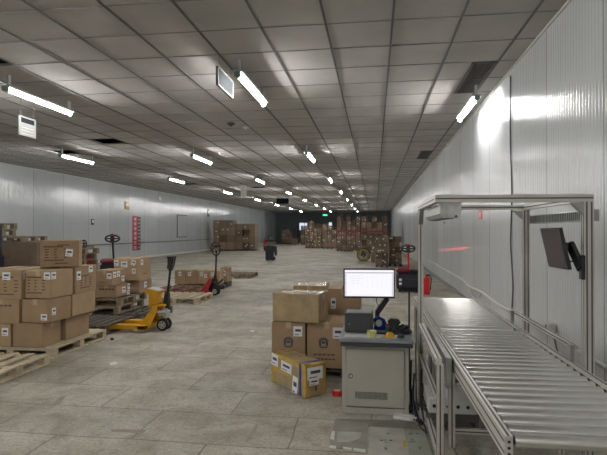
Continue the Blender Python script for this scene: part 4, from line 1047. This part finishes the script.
# side monitor
sm = empty('monitor', (0, 0, 0), 0, 'dark switched-off monitor tilted on a wall arm at right post', 'monitor')
y0_ = 3.56
pc = [Vector(p) for p in ((1.20, y0_ + .31, 1.618), (1.225, y0_, 1.619), (1.285, y0_, 1.34), (1.26, y0_ + .31, 1.34))]
nrm = (pc[1] - pc[0]).cross(pc[3] - pc[0]).normalized()
if nrm.x > 0: nrm = -nrm
b = MB(); bk = [p - nrm * .022 for p in pc]
b.add(pc + bk, [(0, 1, 2, 3), (7, 6, 5, 4), (0, 4, 5, 1), (1, 5, 6, 2), (2, 6, 7, 3), (3, 7, 4, 0)]); b.build('casing', M['black'], sm)
cc = sum(pc, Vector()) / 4
ins = [cc + (p - cc) * .92 + nrm * .001 for p in pc]; in2 = [p + nrm * .001 for p in ins]
MB().add(ins + in2, [(0, 1, 2, 3), (7, 6, 5, 4), (0, 4, 5, 1), (1, 5, 6, 2), (2, 6, 7, 3), (3, 7, 4, 0)]).build('screen', M['screen_off'], sm)
b = MB(); mc_ = cc - nrm * .03
b.bar(mc_, mc_ - nrm * .035, .10, .10); b.bar((1.29, y0_ + .12, 1.50), (1.35, y0_ + .10, 1.50), .04, .04)
b.bar((1.33, y0_ + .10, 1.51), (gr - .05, yN + .02, 1.35), .03, .06); b.bar((mc_.x, mc_.y, mc_.z), (1.34, y0_ + .1, 1.50), .04, .035)
b.box(gr - .055, gr - .031, yN + .0, yN + .05, 1.28, 1.44, .003)
b.build('arm', M['black'], sm)
MB().tube([(1.30, y0_ + .1, 1.42), (1.34, y0_ + .1, 1.39), (1.37, y0_ + .1, 1.44), (1.34, y0_ + .1, 1.48)], .006, 6).build('cable', M['black'], sm)

# ================= UNDER THE CONVEYOR =================
yu = Yc(.6, 3.98)
cbx = empty('control_box', (.60, yu, .0), 0, 'white control box with black sockets beneath the conveyor', 'control box')
MB().box(-.175, .20, 0, .33, .145, .27, .008).build('case', M['white'], cbx)
for k, x in enumerate((-.13, -.03, .055, .13)): MB().cyl((x, -.004, .205), (x, .0, .205), (.014 if k != 1 else .008), 14).build('socket', M['black'], cbx)
b = MB(); b.box(-.19, .22, .02, .06, .08, .144); b.box(-.19, .22, .28, .32, .08, .144); 
for x in (-.18, .19): b.box(x, x + .025, .02, .32, 0, .08)
b.build('support_feet', M['slot'], cbx)
ax_, ay_ = P(432, 428, 0)
ad = empty('power_adapter', (ax_, ay_, 0), R(8), 'white power adapter on a low stand at the foot of the frame', 'power adapter')
MB().box(-.05, .045, -.02, .24, .05, .10, .012).build('adapter_case', M['white'], ad); MB().box(-.03, .02, .03, .16, .1005, .104).build('sockets', M['dkgrey'], ad)
MB().box(-.06, .055, -.03, .25, .025, .048, .003).box(-.055, -.04, -.02, .24, 0, .025).box(.035, .05, -.02, .24, 0, .025).build('stand', M['pump'], ad)
random.seed(5)
tg = MB()
for k in range(11):
    x0_, y0k = random.uniform(.31, .39), yu + random.uniform(.1, .75)
    tg.tube([(x0_ + random.uniform(-.01, .02), y0k, random.uniform(.2, .6)), (x0_ + random.uniform(-.01, .03), y0k + .05, .15), (x0_ + .02, y0k - .02, .04), (x0_ + random.uniform(-.02, .05), y0k - random.uniform(.0, .2), .015), (x0_ + random.uniform(.0, .05), y0k - random.uniform(.0, .15), .015)], random.choice((.006, .008)), 6)
tag(tg.build('cable_tangle', M['black']), 'tangle of black cables on the floor between cabinet and conveyor frame', 'cables', kind='stuff')
tg = MB()
for k in range(6):
    pts = []; cxk, cyk = random.uniform(.65, 1.1), yu + random.uniform(.5, .9); a = random.uniform(0, 6)
    for q in range(7): a += 1.0; r_ = random.uniform(.08, .18); pts.append((cxk + r_ * math.cos(a), cyk + r_ * math.sin(a), .012))
    tg.tube(pts, .008, 6)
tag(tg.build('cable_tangle', M['black']), 'loose black cables lying in loops on the floor under the conveyor', 'cables', kind='stuff')
# dark post behind the cabinet at right
tag(MB().box(.375, .395, yF + .9, yF + .92, 0, .92).build('slim_post', M['dkgrey']), 'slim dark upright post just right of the cabinet', 'post')
# litter
def litter(name, pts, m, label, cat, h=.02):
    q = [P(x, y, 0) for x, y in pts]
    b = MB(); n = len(q); c0 = (sum(p[0] for p in q) / n, sum(p[1] for p in q) / n)
    vs = [(p[0], p[1], .001) for p in q] + [(c0[0] + (p[0] - c0[0]) * .9, c0[1] + (p[1] - c0[1]) * .9, h * random.uniform(.5, 1)) for p in q] + [(c0[0], c0[1], h * .6)]
    b.add(vs, [tuple(range(n))[::-1]] + [(i, (i + 1) % n, n + (i + 1) % n, n + i) for i in range(n)] + [(n + i, n + (i + 1) % n, 2 * n) for i in range(n)])
    return tag(b.build(name, m), label, cat)
litter('paper_strip', [(393, 415), (401, 415.5), (403, 417), (414, 418), (418, 417.5), (418, 421), (410, 421.5), (400, 419.5), (393, 418.5)], M['paper'], 'crumpled white paper strip on the floor before the cabinet corner', 'paper', .03)
litter('paper_scrap', [(109, 364), (114, 362.5), (118, 363), (117, 365), (110, 366)], M['paper'], 'small white paper scrap on the open floor at left', 'paper', .015)
litter('debris', [(110, 339), (113, 338), (114, 340), (111, 340.5)], M['rubber'], 'tiny black debris lump on the floor beside yellow jack', 'debris', .02)
litter('debris', [(250, 331), (254, 330.5), (254, 332), (251, 332)], M['paper'], 'tiny pale debris on the open floor left of the cartons', 'debris', .01)
rt = empty('tape_roll', (*P(337, 395, 0), 0), 0, 'red tape roll on the floor at the cabinet left foot', 'tape')
MB().cyl((0, 0, .001), (0, 0, .045), .05, 24).build('tape', M['redbright'], rt); MB().cyl((0, 0, .045), (0, 0, .047), .032, 20).build('core', M['chip'], rt)
